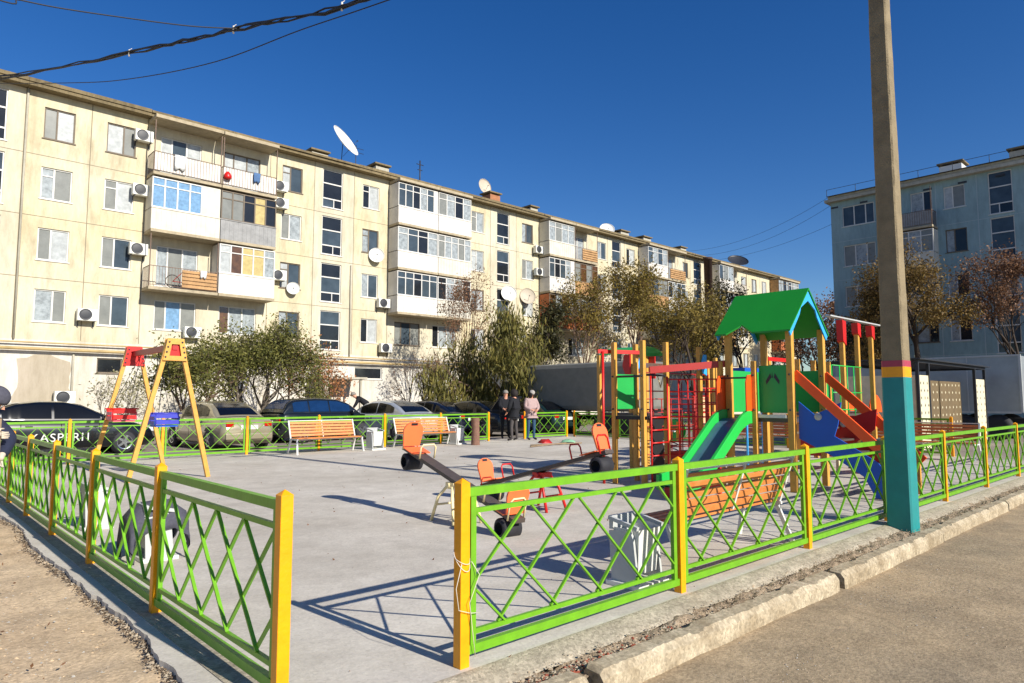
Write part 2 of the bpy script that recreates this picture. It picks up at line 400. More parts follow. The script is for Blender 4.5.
tag(rubble('gravel', 2200, lambda r: (lambda x, y: (x, y, dirt_z(x, y)))(r.gauss(.65, .45), 2.9+abs(r.gauss(0, 2.2))), [BR4, BR2, BR3, GR_DIRT], .004, .017, 3), 'scattered gravel on the sandy ground left of the fence', 'gravel')
tag(rubble('edge_rubble', 7000, lambda r: (lambda y: (1.335+.035*fbm(y*.8, 0)+.014*fbm(y*3.1, 1)-abs(r.gauss(0, .03))+.008, y, -.03-.03*r.random()))(3.0+r.random()**1.4*9), [BR5, BR5, BR3, BR2], .004, .017, 4), 'broken concrete crumbs along the left slab edge', 'rubble')
tag(rubble('slab_grit', 900, lambda r: (1.7+r.random()*18, 3.2+r.random()**1.5*15, .001), [BR2, BR4, BR3], .002, .007, 8), 'crumbs of grit scattered on the playground concrete', 'grit')
tag(rubble('road_grit', 1800, lambda r: (2.8+abs(r.gauss(0, 4)), 2.45-abs(r.gauss(0, .7)), -.15), [BR2, BR3, BR4], .003, .010, 5), 'fine grit on the dusty road', 'grit')

# ------------------------------------------------------------------ fences
FH = 1.04
def post_mb(x, y, h=FH, w=.066):
    m = MB(); a = w/2
    m.box(x-a, x+a, y-a, y+a, -.02, h-.02)
    m.add([(x-a-.003, y-a-.003, h-.022), (x+a+.003, y-a-.003, h-.022), (x+a+.003, y+a+.003, h-.022), (x-a-.003, y+a+.003, h-.022), (x, y, h+.008)],
          [(0, 1, 4), (1, 2, 4), (2, 3, 4), (3, 0, 4), (3, 2, 1, 0)])
    return m
def panel_mb(p, q, ends=True):
    """green lattice panel between two fence posts p, q (xy)"""
    m = MB(); p = Vector((p[0], p[1], 0)); q = Vector((q[0], q[1], 0)); d = (q-p); L = d.length; d.normalize()
    def P(s, z): return p+d*s+Vector((0, 0, z))
    a0, a1 = .045, L-.045
    m.beam(P(.03, .965), P(L-.03, .965), .04, .05)
    m.beam(P(.03, .085), P(L-.03, .085), .04, .05)
    for s in (a0+.03, a1-.03): m.beam(P(s, .11), P(s, .94), .03, .04, up=(d.x, d.y, 0))
    b0, b1 = a0+.052, a1-.052; zt, zb = .855, .175
    m.beam(P(b0, zt), P(b1, zt), .025, .028); m.beam(P(b0, zb), P(b1, zb), .025, .028)
    W = b1-b0; s = W/4.4; lo, hi = zb+.014, zt-.014; H = hi-lo; run = 1.5*s
    n3 = d.cross(Vector((0, 0, 1)))*.006
    def bar(t0, sgn, off):
        # line from top at t0 to bottom at t0+sgn*run, clipped to [0, W]
        ta, tb = t0, t0+sgn*run; za, zb_ = hi, lo
        def at(t): return hi-(t-t0)/(sgn*run)*H
        x0, x1 = ta, tb
        x0 = min(max(x0, 0), W); x1 = min(max(x1, 0), W)
        if abs(x1-x0) < .03: return
        A = P(b0+x0, at(x0))+off; B = P(b0+x1, at(x1))+off
        m.beam(A, B, .012, .02, up=n3.normalized())
    for k in range(-1, 5): bar(k*s, 1, n3)
    for k in range(1, 7): bar((k-.1)*s, -1, -n3)
    return m
def fence(name, label, posts, skip=(), group='green and yellow lattice fences', caps=True):
    t = thing(name, label, 'fence', (0, 0, 0), 0, group)
    base = posts[0]; t.location = (base[0], base[1], 0)
    off = Vector((base[0], base[1]))
    loc = [(x-off.x, y-off.y) for x, y in posts]
    for x, y in loc: post_mb(x, y).build('post', M['yellow'], t, bevel=.003)
    for i in range(len(loc)-1):
        if i in skip: continue
        panel_mb(loc[i], loc[i+1]).build('lattice_panel', M['lime'], t)
    return t
fence('lattice_fence', 'long green lattice fence along the road with yellow posts, beside the kerb',
      [(x, 3.1) for x in (2.51, 4.70, 6.99, 9.26, 11.65, 14.0, 16.4, 18.6, 20.75)])
fence('lattice_fence', 'green lattice fence beside the sandy path at the left edge, with yellow posts',
      [(1.55, y) for y in (3.33, 5.34, 7.3, 9.1, 10.8, 12.35, 14.3, 16.4, 18.6)])
fence('lattice_fence', 'back lattice fence behind the two benches and swing, ending at the entrance gap',
      [(x, 18.6) for x in (1.62, 3.4, 5.4, 7.53, 9.65, 11.9, 14.1, 16.25)])
fence('lattice_fence', 'short lattice fence piece right of the entrance behind the standing people',
      [(x, 18.6) for x in (18.05, 20.4)])
fence('lattice_fence', 'shaded lattice fence on the far right side of the playground, in front of the trucks',
      [(20.75, y) for y in (18.5, 16.3, 14.1, 11.9, 9.7, 7.5, 5.3)])
# thin wire wound around the corner posts of the front fence
mb = MB()
pts = []
for i in range(60):
    t = i/59*2.2*math.pi*2; rr = .046
    pts.append((2.51+rr*math.cos(t), 3.1+rr*math.sin(t), .60+.0015*i*math.sin(t)))
pts += [(2.60, 3.05, .5), (2.52, 3.04, .36), (2.55, 3.05, .2), (2.58, 3.06, .05)]
mb.tube(pts, .0022, 5)
mb.tube([(2.47, 3.05, .58), (2.43, 3.05, .45), (2.45, 3.05, .33), (2.53, 3.05, .30), (2.62, 3.07, .28)], .0022, 5)
tag(mb.build('loose_wire', M['wire']), 'thin pale wire wound round the yellow corner post', 'wire')

# ------------------------------------------------------------------ concrete pole
def pole():
    t = thing('concrete_pole', 'tall square concrete pole with teal base beside the road', 'pole', (9.05, 2.86, -.06))
    H = 9.2; w0, w1 = .135, .085
    def w(z): return w0+(w1-w0)*z/H
    def seg(z0, z1, nm, m, ex=0, n=1, jit=0):
        mb = MB(); r = random.Random(5)
        for i in range(n+1):
            z = z0+(z1-z0)*i/n; a = w(z)+ex
            for sx, sy in ((-1, -1), (1, -1), (1, 1), (-1, 1)):
                c = .018
                for (cx, cy) in (((sx*a, sy*(a-c)), (sx*(a-c), sy*a)) if sx*sy > 0 else ((sx*(a-c), sy*a), (sx*a, sy*(a-c)))):
                    j = r.uniform(-jit, jit); mb.v.append((cx+j, cy+j, z))
        k = 8
        for i in range(n):
            for j in range(k): mb.f.append((i*k+j, i*k+(j+1) % k, (i+1)*k+(j+1) % k, (i+1)*k+j))
        mb.f.append(tuple(range(k))); mb.f.append(tuple(n*k+j for j in range(k)))
        mb.m = [0]*len(mb.f); mb.smooth = [False]*len(mb.f)
        return mb.build(nm, m, t)
    seg(0, H, 'shaft', M['pole'], 0, 90, .0035)
    seg(.0, 1.82, 'teal_paint_base', M['teal'], .005)
    seg(1.82, 1.945, 'yellow_band', M['yellow'], .0055)
    seg(1.945, 2.02, 'crimson_band', M['bandred'], .005)
    m2 = MB(); m2.box(-.9, .9, -.04, .04, 8.55, 8.63)
    for s in (-.8, .8, 0): m2.lathe([(.0, 8.63), (.035, 8.64), (.05, 8.7), (.035, 8.76), (0, 8.78)], (s, 0, 0), 10)
    m2.build('cross_arm', M['darkmetal'], t)
pole()

# cables
def cable(pa, pb, sag, r, n=40, wob=0, seed=0):
    rg_ = random.Random(seed); pa = Vector(pa); pb = Vector(pb); out = []
    for i in range(n+1):
        t = i/n; p = pa.lerp(pb, t); p.z -= 4*sag*t*(1-t)
        if wob and 0 < i < n: p += Vector((rg_.uniform(-wob, wob), rg_.uniform(-wob, wob), rg_.uniform(-wob, wob)))
        out.append(p)
    return out
def spline(P_, n=8):
    P_ = [Vector(p) for p in P_]; P_ = [P_[0]*2-P_[1]]+P_+[P_[-1]*2-P_[-2]]; out = []
    for i in range(1, len(P_)-2):
        a, b, c, d = P_[i-1:i+3]
        for k in range(n):
            t_ = k/n; out.append(.5*((2*b)+(c-a)*t_+(2*a-5*b+4*c-d)*t_*t_+(3*b-a-3*c+d)*t_**3))
    return out+[P_[-2]]
BUNDLE = spline([(9.05, 2.9, 8.8), (6.75, 11.51, 9.44), (5.78, 15.14, 10.0), (4.72, 19.11, 10.61), (2.51, 27.4, 12.05), (.2, 36.05, 14.0)], 9)
t = thing('cable_bundle', 'thick bundle of black cables sagging across the upper left sky', 'cable', (0, 0, 0))
A = (9.05, 2.9, 8.75); Bp = (.2, 36.05, 14.6)
for k in range(4):
    rq = random.Random(k); mb = MB(); mb.tube([p+Vector((rq.uniform(-.035, .035), rq.uniform(-.03, .03), rq.uniform(-.045, .045)+.02*k-.03)) for p in BUNDLE], .02, 5)
    mb.build('strand', M['cable'], t)
for s in (.22, .42, .62):
    p = BUNDLE[int(s*len(BUNDLE))]
    mb = MB(); mb.tube([p+Vector((0, 0, -.09)), p+Vector((.0, 0, .09))], .022, 6); mb.tube([p+Vector((0, 0, .09)), p+Vector((.06, 0, .15))], .008, 4)
    mb.build('cable_tie', M['wire'], t)
mb = MB(); mb.tube(spline([(9.1, 2.9, 8.9), (7.19, 11.36, 9.55), (6.59, 14.03, 9.78), (5.86, 17.24, 9.98), (4.93, 21.37, 10.69), (4.01, 25.45, 11.69), (1.6, 36.1, 14.6)]), .013, 5)
tag(mb.build('thin_cable', M['cable']), 'single thin black cable hanging below the thick cable bundle', 'cable')
mb = MB(); mb.tube(spline([(5.87, 15.4, 10.1), (4.71, 15.5, 9.76), (3.33, 15.5, 9.42), (2.29, 15.5, 9.19), (1.65, 15.5, 9.09), (.76, 15.5, 8.98), (-6, 15.5, 9.6)]), .014, 5)
tag(mb.build('branch_cable', M['cable']), 'loose cable leaving the bundle towards the top left corner', 'cable')
for (za, zb, sg, lab) in ((16.3, 15.6, 1.9, 'highest of three thin wires between the two apartment blocks'), (15.6, 15.2, 2.2, 'middle of three thin wires between the two apartment blocks'), (14.2, 14.6, 1.5, 'lowest of three thin wires between the two apartment blocks')):
    mb = MB(); mb.tube(cable((50.45, 19.8, za), (56, 36.0, zb), sg*.5, 0, 24), .011, 4)
    tag(mb.build('overhead_wire', M['cable']), lab, 'wire', 'thin wires between the blocks')

# ------------------------------------------------------------------ buildings
def grid_wall(mb, ops, a0, a1, z0, z1, to3, mfn, depth=.14, extra=()):
    xs = sorted(set([a0, a1]+[o[0] for o in ops]+[o[1] for o in ops]+list(extra))); zs = sorted(set([z0, z1]+[o[2] for o in ops]+[o[3] for o in ops]+[4.1]))
    xs = [x for x in xs if a0 <= x <= a1]; zs = [z for z in zs if z0 <= z <= z1]
    for i in range(len(xs)-1):
        for j in range(len(zs)-1):
            cx, cz = (xs[i]+xs[i+1])/2, (zs[j]+zs[j+1])/2
            if any(o[0] < cx < o[1] and o[2] < cz < o[3] for o in ops): continue
            mb.quad(to3(xs[i], zs[j], 0), to3(xs[i+1], zs[j], 0), to3(xs[i+1], zs[j+1], 0), to3(xs[i], zs[j+1], 0), mfn(cx, cz))
    for (p, q, r_, s) in ops:
        mi = mfn((p+q)/2, (r_+s)/2)
        for (A_, B_) in (((p, r_), (q, r_)), ((q, r_), (q, s)), ((q, s), (p, s)), ((p, s), (p, r_))):
            mb.quad(to3(*A_, 0), to3(*B_, 0), to3(*B_, -depth), to3(*A_, -depth), mi)
def window(parent, to3, o, lay, gl, frame='wframe', depth=.12, sill=True, name='window'):
    """one window: frame (part) with its panes (sub-part)"""
    a0, a1, z0, z1 = o; fm = MB(); pm = MB(); w = .055
    def bx(p, q, r_, s, d0, d1):
        vs_ = [to3(p, r_, d0), to3(q, r_, d0), to3(q, s, d0), to3(p, s, d0), to3(p, r_, d1), to3(q, r_, d1), to3(q, s, d1), to3(p, s, d1)]
        fm.add(vs_, [(0,1,2,3),(7,6,5,4),(0,4,5,1),(1,5,6,2),(2,6,7,3),(3,7,4,0)])
    e = .003
    bx(a0+e, a1-e, z0+e, z0+w, -depth, -depth+.06); bx(a0+e, a1-e, z1-w, z1-e, -depth, -depth+.06)
    bx(a0+e, a0+w, z0+w, z1-w, -depth, -depth+.06); bx(a1-w, a1-e, z0+w, z1-w, -depth, -depth+.06)
    A = a1-a0; Z = z1-z0; cells = []
    if lay == 'two': sp = [.42, 1]
    elif lay == 'two2': sp = [.58, 1]
    elif lay == 'three': sp = [.27, .63, 1]
    elif lay == 'one': sp = [1]
    elif lay == 'five': sp = [.2, .4, .6, .8, 1]
    elif lay == 'four': sp = [.25, .5, .75, 1]
    else: sp = None
    if sp:
        prev = 0
        for s in sp:
            cells.append((a0+A*prev, a0+A*s, z0, z1)); prev = s
            if s < 1: bx(a0+A*s-w*.6, a0+A*s+w*.6, z0+w, z1-w, -depth, -depth+.055)
        if lay in ('five', 'four') or (lay == 'two' and rnd.random() < .25):
            zz = z1-Z*.27
            for c in (cells if lay != 'two' else cells[:1]): bx(c[0]+w*.6, c[1]-w*.6, zz-w*.45, zz+w*.45, -depth, -depth+.05)
    elif lay == 'stair':
        h = [0, .24, .64, 1]
        for s in h[1:-1]: bx(a0+w, a1-w, z0+Z*s-.035, z0+Z*s+.035, -depth, -depth+.06)
        bx(a0+A*.56, a0+A*.56+.05, z0+w, z0+Z*.24, -depth, -depth+.055)
        cells = [(a0, a0+A*.58, z0, z0+Z*.24), (a0+A*.58, a1, z0, z0+Z*.24), (a0, a1, z0+Z*.24, z0+Z*.64), (a0, a1, z0+Z*.64, z1)]
    for i, c in enumerate(cells):
        g = gl[i % len(gl)]
        pm.quad(to3(c[0], c[2], -depth-.0+.02), to3(c[1], c[2], -depth+.02), to3(c[1], c[3], -depth+.02), to3(c[0], c[3], -depth+.02), g)
    if sill: bx(a0-.06, a1+.06, z0-.045, z0-.004, -.05, .045)
    f = fm.build(name, M[frame], parent); pm.build('pane', GL, f)
    return f

def balcony(parent, to3, a0, a1, z, kind, par_m, gl_spec=None, depth=1.1, side_gap=0, n=5, solid=0.0, frame='wframe'):
    """slab, parapet, and glazing of one balcony bay; z is the slab's top"""
    a0 += .02; a1 -= .02
    def bx(mb, p, q, r_, s, d0, d1, mi=0):
        vs_ = [to3(p, r_, d0), to3(q, r_, d0), to3(q, s, d0), to3(p, s, d0), to3(p, r_, d1), to3(q, r_, d1), to3(q, s, d1), to3(p, s, d1)]
        mb.add(vs_, [(0,1,2,3),(7,6,5,4),(0,4,5,1),(1,5,6,2),(2,6,7,3),(3,7,4,0)], mi)
    m = MB(); bx(m, a0, a1, z-.14, z, .003, depth+.05); s = m.build('balcony', M['ledge'], parent)
    PH = 1.02
    if kind == 'open':
        m = MB()
        bx(m, a0+.03, a1-.03, z+PH-.03, z+PH, depth-.03, depth)
        bx(m, a0+.03, a1-.03, z+.08, z+.1, depth-.03, depth)
        k = int((a1-a0)/.14)
        for i in range(k+1):
            x = a0+.05+(a1-a0-.1)*i/k; bx(m, x-.007, x+.007, z+.1, z+PH-.03, depth-.025, depth-.011)
        for x in (a0+.04, a1-.04):
            bx(m, x-.012, x+.012, z+PH-.03, z+PH, .01, depth-.03)
            for i in range(8): bx(m, x-.007, x+.007, z, z+PH-.03, .1+i*.12, .115+i*.12)
            bx(m, x-.02, x+.02, z, z+2.55, depth-.04, depth-.001)
        m.build('railing', M['rail'], s)
        if par_m is not None:
            m = MB(); bx(m, a0+.06+(a1-a0)*solid, a1-.06, z+.06, z+PH-.06, depth-.05, depth-.034)
            if par_m is W_TIMBER:
                for i in range(5): bx(m, a0+.06+(a1-a0)*solid, a1-.06, z+.1+i*.18, z+.22+i*.18, depth+.001, depth+.014)
            m.build('infill', par_m, s)
        return s
    m = MB()
    bx(m, a0, a1, z+.002, z+PH, depth-.03, depth)
    for x in (a0, a1-.03): bx(m, x, x+.03, z+.002, z+PH, .004, depth-.032)
    k = int((a1-a0)/.22)
    for i in range(1, k):
        x = a0+(a1-a0)*i/k; bx(m, x-.009, x+.009, z+.02, z+PH-.02, depth, depth+.012)
    bx(m, a0-.01, a1+.01, z+PH, z+PH+.04, depth-.05, depth+.03)
    m.build('parapet', par_m, s)
    z0, z1 = z+PH+.045, z+2.56
    # side cheek and glazing
    gx = a1-(a1-a0)*side_gap; cm = par_m if par_m is not W_SLATG else W_SHEET
    m = MB(); bx(m, a0+.002, a0+.03, z0, z1, .004, depth-.06); m.build('cheek', cm, s)
    m = MB(); bx(m, a1-.03, a1-.002, z0, z1, .004, depth-.06); m.build('cheek', cm, s)
    if side_gap: m = MB(); bx(m, gx+.002, a1-.035, z0, z1, depth-.05, depth-.02); m.build('front_board', cm, s)
    f = window(s, lambda a, zz, d: to3(a, zz, d+depth), (a0, gx, z0, z1), {5: 'five', 4: 'four', 3: 'three'}[n], gl_spec or [1, 0], frame, depth=.09, sill=False, name='glazing')
    return s

def building_long():
    B = thing('apartment_building', 'long cream five storey panel apartment block with glazed balconies and cars parked below', 'building', (0, 36.2, 0))
    to3 = lambda a, z, d: (a, -d, z)
    rows = [(13.22, 14.66), (10.45, 11.9), (7.68, 9.12), (4.92, 6.36)]
    cols = [(5.0, 6.2), (7.5, 8.75), (16.2, 17.4), (21.35, 22.5), (30.0, 31.15), (34.9, 36.05), (43.7, 44.8), (47.6, 48.8), (56.4, 57.3), (67.6, 68.7), (69.9, 71.0), (72.2, 73.3)]
    stairs = [(2.35, 3.65), (18.68, 19.98), (32.4, 33.6), (45.6, 46.8), (58.3, 59.6)]
    bals = [(9.25, 12.5, 15.45), (23.2, 26.3, 29.1), (36.7, 39.6, 42.4), (49.3, 52.3, 55.2), (61.3, 64.1, 66.8), (74.1, 76.6, 79.2)]
    ops = []; wins = []
    rr = random.Random(11)
    glset = [[4, 3], [3, 4], [2, 3], [3, 2], [0, 2], [4, 1], [1, 1], [2, 1], [0, 3], [4, 2]]
    fixed = {(0, 0): [4, 3], (0, 1): [2, 4], (0, 2): [4, 3], (0, 3): [2, 4], (1, 0): [3, 4], (1, 1): [4, 3], (1, 2): [4, 1], (1, 3): [4, 1], (2, 0): [3, 1], (2, 1): [4, 2], (2, 2): [3, 1]}
    for ci, (a, b) in enumerate(cols):
        for ri, (z0, z1) in enumerate(rows):
            o = (a, b, z0, z1); ops.append(o)
            wins.append((o, 'two2' if (ci, ri) in ((0, 3), (1, 0)) else 'two', fixed.get((ci, ri)) or rr.choice(glset)))
    for si, (a, b) in enumerate(stairs):
        for ri, z0 in enumerate((12.75, 9.95, 7.15, 4.35)):
            o = (a, b, z0, z0+2.28); ops.append(o); wins.append((o, 'stair', rr.choice([[0, 0, 0, 1], [0, 0, 1, 0], [1, 0, 0, 0]])))
    for bi, (a, m_, b) in enumerate(bals):
        for (p, q) in ((a, m_), (m_, b)):
            c = (p+q)/2
            o = (c-1.0, c+.95, 4.9, 6.35); ops.append(o); wins.append((o, 'three', rr.choice([[4, 1, 4], [2, 0, 2], [6, 4, 6], [0, 2, 2]]) if bi else ([4, 5, 4] if p == a else [8, 2, 2])))
            for ri, z0 in enumerate((12.6, 9.83, 7.06)):
                if (bi, ri) in ((0, 0), (0, 2), (2, 0), (3, 0), (4, 0)):
                    o = (c-1.0, c+.95, z0, z0+2.0); ops.append(o); wins.append((o, 'three', rr.choice([[3, 3, 2], [2, 4, 2], [3, 1, 3]])))
    lows = [(7.55, 8.6), (10.3, 11.2), (21.0, 22.9), (26.9, 28.2), (34.5, 36)]
    for (a, b) in lows: o = (a, b, 2.7, 3.4); ops.append(o); wins.append((o, 'one', [0]))
    bays = [4.3, 6.85, 9.25, 15.5, 18.15, 20.75, 23.2, 29.15, 31.75, 34.3, 36.7, 42.45, 45.0, 47.3, 49.3, 55.2, 57.7, 60.3, 61.3, 66.8, 69.3, 71.7, 74.1, 79.2]
    stairbay = [(1, 4.3), (18.15, 20.75), (31.75, 34.3), (45.0, 47.3), (57.7, 60.3)]
    def mfn(x, z):
        if z < 4.1: return 2
        if any(a < x < b for a, b in stairbay) or any(a < x < b for a, _, b in bals): return 1
        return 0
    mb = MB(); grid_wall(mb, ops, -12, 80.6, -.1, 15.3, to3, mfn, extra=bays)
    # ends, back
    mb.quad((80.6, 0, -.1), (80.6, 12, -.1), (80.6, 12, 15.3), (80.6, 0, 15.3), 1)
    mb.quad((-12, 0, -.1), (-12, 12, -.1), (-12, 12, 15.3), (-12, 0, 15.3), 1)
    mb.quad((-12, 12, -.1), (80.6, 12, -.1), (80.6, 12, 15.3), (-12, 12, 15.3), 0)
    mb.build('wall', [W_CREAM, W_PALE, W_WHITE], B)
    mb = MB()   # bare plaster patch on the plinth wall
    pp = []; r2 = random.Random(4)
    for i in range(26):
        t = 2*math.pi*i/26; k = 1+r2.uniform(-.12, .12)
        cx, cz = math.cos(t), math.sin(t); m__ = max(abs(cx), abs(cz))
        pp.append((5.55+1.15*cx/m__*k*.9, 2.25+1.25*cz/m__*k*.9))
    mb.prism(pp, 'y', -.006, .02); mb.build('bare_plaster_patch', W_PATCH, B)
    mb = MB()   # panel joints
    for x in bays: mb.box(x-.018, x+.018, -.006, .01, 4.15, 15.3)
    for z in (12.4, 9.62, 6.86):
        prev = -12
        for x in bays+[80.6]:
            mb.box(prev+.019, x-.019, -.005, .01, z-.015, z+.015); prev = x
    mb.build('panel_joint', M['joint'], B)
    mb = MB()   # cornice pieces with small steps, drip edge
    prev = -12; r3 = random.Random(2)
    for x in [4.3, 9.25, 15.5, 20.75, 26, 31.75, 36.7, 42.45, 47.3, 52, 57.7, 63, 69, 74.1, 80.9]:
        dz = r3.uniform(-.03, .03)
        mb.box(prev+.01, x, -.52, 12.3, 15.301+0, 15.46); mb.box(prev+.01, x, -.60+dz, -.40, 15.461, 15.60+dz); prev = x
    mb.build('cornice', W_CORN, B)
    mb = MB()
    v = [(-12, -.4, 15.6), (81, -.4, 15.6), (81, 12.4, 15.6), (-12, 12.4, 15.6), (-12, 6, 17.2), (81, 6, 17.2)]
    mb.add(v, [(0, 1, 5, 4), (3, 4, 5, 2), (0, 4, 3), (1, 2, 5)])
    mb.build('roof', W_ROOF, B)
    for o, lay, gl in wins:
        if o[1]-o[0] < 1.3 and o[3] < 3.5: window(B, to3, o, lay, [0], 'oframe')
        else: window(B, to3, o, lay, gl, 'wframe' if rr.random() > .18 or lay == 'stair' else 'oframe')
    # balconies
    Z = [12.42, 9.62, 6.84]
    spec = {(0, 0, 0): ('open', W_SHEET2, 0), (0, 0, 1): ('open', W_SHEET2, 0), (0, 1, 0): ('gl', W_SHEET, [5, 5, 5, 5, 5], .28, 4), (0, 1, 1): ('gl', W_SLATG, [4, 4, 0, 7, 0], 0, 5),
            (0, 2, 0): ('open', W_TIMBER, .45), (0, 2, 1): ('gl', W_SHEET2, [3, 8, 7, 7, 2], 0, 5),
            (1, 0, 0): ('gl', W_SHEET2, [1, 1, 0, 2, 1], .1, 5), (1, 0, 1): ('gl', W_SHEET2, [4, 2, 0, 2], .0, 4), (1, 1, 0): ('gl', W_SHEET2, [2, 1, 0, 2], 0, 4), (1, 1, 1): ('gl', W_SHEET, [4, 2, 2, 4, 2], 0, 5),
            (1, 2, 0): ('gl', W_SHEET2, [1, 1, 0, 1, 1], 0, 5), (1, 2, 1): ('gl', W_SHEET, [0, 2, 4, 0], 0, 4),
            (2, 0, 0): ('gl', W_SHEET, [2, 4, 2, 2], 0, 4), (2, 0, 1): ('open', W_TIMBER, .3), (2, 1, 0): ('gl', W_SHEET2, [1, 0, 1, 2], .15, 4), (2, 1, 1): ('gl', W_TIMBER, [4, 8, 4, 8], 0, 4),
            (2, 2, 0): ('gl', W_ORB, [8, 2, 8, 2], 0, 4), (2, 2, 1): ('gl', W_ORB, [4, 4, 2], 0, 3),
            (3, 0, 0): ('gl', W_SHEET2, [1, 2, 1, 2], .0, 4), (3, 0, 1): ('open', W_TIMBER, .1), (4, 0, 0): ('gl', W_SHEET2, [1, 4, 2], 0, 3), (4, 0, 1): ('open', W_SHEET, 0)}
    for bi, (a, m_, b) in enumerate(bals):
        for ri, z in enumerate(Z):
            for h, (p, q) in enumerate(((a, m_), (m_, b))):
                sp = spec.get((bi, ri, h), ('gl', rr.choice([W_SHEET, W_SHEET2, W_TIMBER, W_ORB]), [rr.choice([0, 1, 2, 4]) for _ in range(4)], 0, 4))
                if sp[0] == 'open': balcony(B, to3, p, q, z, 'open', sp[1], solid=sp[2])
                else: balcony(B, to3, p, q, z, 'gl', sp[1], sp[2], side_gap=sp[3], n=sp[4], frame='oframe' if sp[1] in (W_SLATG, W_TIMBER, W_ORB) else 'wframe')
        for h, (p, q) in enumerate(((a, m_), (m_, b))):
            mb = MB(); mb.box(p+.02, q-.02, -1.25, -.53, 15.06+0*h, 15.22); mb.box(p+.02, q-.02, -.53, -.002, 15.06, 15.22); mb.build('balcony_canopy', M['ledge'], B)
    # pipes along the plinth
    mb = MB(); mb.tube([(-12, -.28, 3.72), (22, -.28, 3.66), (60, -.28, 3.72)], .07, 8); mb.tube([(-12, -.2, 3.95), (9, -.2, 3.98), (30, -.2, 3.92), (60, -.2, 3.95)], .035, 6)
    mb.build('heating_pipe', mat('ochre pipe', '#b49c6a', .6, .2, 2), B)
    for x, z0, z1 in ((4.35, 4.1, 15.3), (6.6, .2, 3.6), (20.6, 4.0, 9.5)):
        mb = MB(); mb.tube([(x, -.06, z0), (x, -.06, z1)], .045, 8); mb.build('downpipe', W_CORN2, B)
    # entrance canopy with porch posts
    mb = MB(); mb.box(18.0, 20.8, -1.8, -.003, 2.62, 2.74); mb.box(18.2, 18.32, -1.7, -1.58, -.03, 2.62); mb.box(20.4, 20.52, -1.7, -1.58, -.03, 2.62)
    mb.box(18.35, 18.5, -1.6, -.05, -.03, 2.6)
    mb.build('porch', W_CORN2, B)
    return B
building_long()

# things on the roof and facade of the long block
def dish(loc, rz, tilt, r, m, label, name='satellite_dish', stand=.5):
    t = thing(name, label, 'satellite dish', loc, rz, 'satellite dishes on the apartment block')
    mb = MB(); prof = [(0.001, 0)]+[(r*i/6, .22*r*(i/6)**2) for i in range(1, 7)]+[(r*1.0, .22*r+.01), (r*.97, .22*r+.012)]
    mb.lathe(prof, (0, 0, 0), 24); d = mb.build('reflector', m, t); d.rotation_euler = (tilt, 0, 0); d.location = (0, -.12, stand)
    mb = MB(); mb.tube([(0, 0, 0), (0, -.05, stand*.6), (0, -.1, stand)], .025, 6); mb.build('mount', M['darkmetal'], t)
    mb = MB(); mb.tube([(0, -.12, stand-r*.8), (0, -r*1.0, stand+.0)], .012, 5); mb.lathe([(0, -r*1.06), (.035, -r*1.05), (.035, -r*.96), (0, -r*.95)], (0, 0, stand), 8, axis='y')
    mb.build('feed_arm', M['darkmetal'], t)
    return t
WD = mat('white dish', '#dcdcd6', .5, .06, 4); GD = mat('grey dish', '#b9ad9a', .6, .1, 4)
dish((21.35, 39.0, 16.3), R(30), R(58), 1.15, WD, 'very large white satellite dish standing on the roof', stand=1.75)
dish((33.6, 39.2, 16.2), R(0), R(80), .62, GD, 'beige satellite dish on a roof chimney further right', stand=1.6)
dish((16.95, 36.12, 7.45), R(-20), R(78), .36, WD, 'small white dish on the wall under the third balcony column window', stand=.2)
dish((22.3, 36.12, 10.1), R(-25), R(78), .48, WD, 'white wall dish between two windows right of the stair windows', stand=.2)
dish((33.4, 36.12, 8.9), R(-25), R(78), .6, WD, 'pale wall dish over the left of two dishes at the second stairwell', stand=.2)
dish((35.3, 36.12, 8.9), R(-25), R(78), .62, GD, 'greyish wall dish right of the second stairwell windows', stand=.2)
dish((49.0, 39.5, 16.2), R(-40), R(60), .7, WD, 'tilted white dish on the roof above the third balcony stack', stand=.9)
dish((73.0, 39.5, 16.2), R(-40), R(40), 1.2, M['darkmetal'], 'dark tilted dish frame on the far end of the roof', stand=1.2)
def chimney(x, y, z, label, w=.9, m=W_CORN2, h=.8):
    t = thing('roof_vent', label, 'roof vent', (x, y, z), 0, 'roof vents of the apartment blocks')
    mb = MB(); mb.box(-w/2, w/2, -w/2, w/2, 0, h); mb.build('shaft', m, t)
    mb = MB(); mb.box(-w/2-.12, w/2+.12, -w/2-.12, w/2+.12, h+.12, h+.22)
    for sx in (-1, 1):
        for sy in (-1, 1): mb.box(sx*w*.4-.06, sx*w*.4+.06, sy*w*.4-.06, sy*w*.4+.06, h+.001, h+.12)
    mb.build('cap', W_CORN, t)
chimney(19.9, 39.6, 16.2, 'pale roof vent left of the very large dish', 1.1)
chimney(23.9, 38.6, 16.0, 'pale roof vent right of the very large dish', 1.0)
chimney(33.9, 38.6, 16.0, 'brick coloured roof vent under the beige dish', 1.0, mat('brick vent', '#9c6a4a', .9, .2, 5), 1.0)
chimney(38.2, 38.6, 16.0, 'low roof vent above the third balcony stack', .8)
chimney(50.3, 39.0, 16.1, 'dark capped roof vent right of the tilted white dish', 1.2)
chimney(53.8, 39.0, 16.1, 'second dark capped roof vent from the tilted white dish', 1.2)
chimney(60.2, 39.0, 16.1, 'roof vent left of the tall brown flue', 1.0)
mb = MB(); mb.tube([(27.9, 39.5, 16.2), (27.9, 39.5, 18.6)], .05, 6); mb.tube([(27.6, 39.5, 18.3), (28.2, 39.5, 18.3)], .03, 5); mb.tube([(27.7, 39.5, 17.9), (28.1, 39.5, 17.9)], .03, 5)
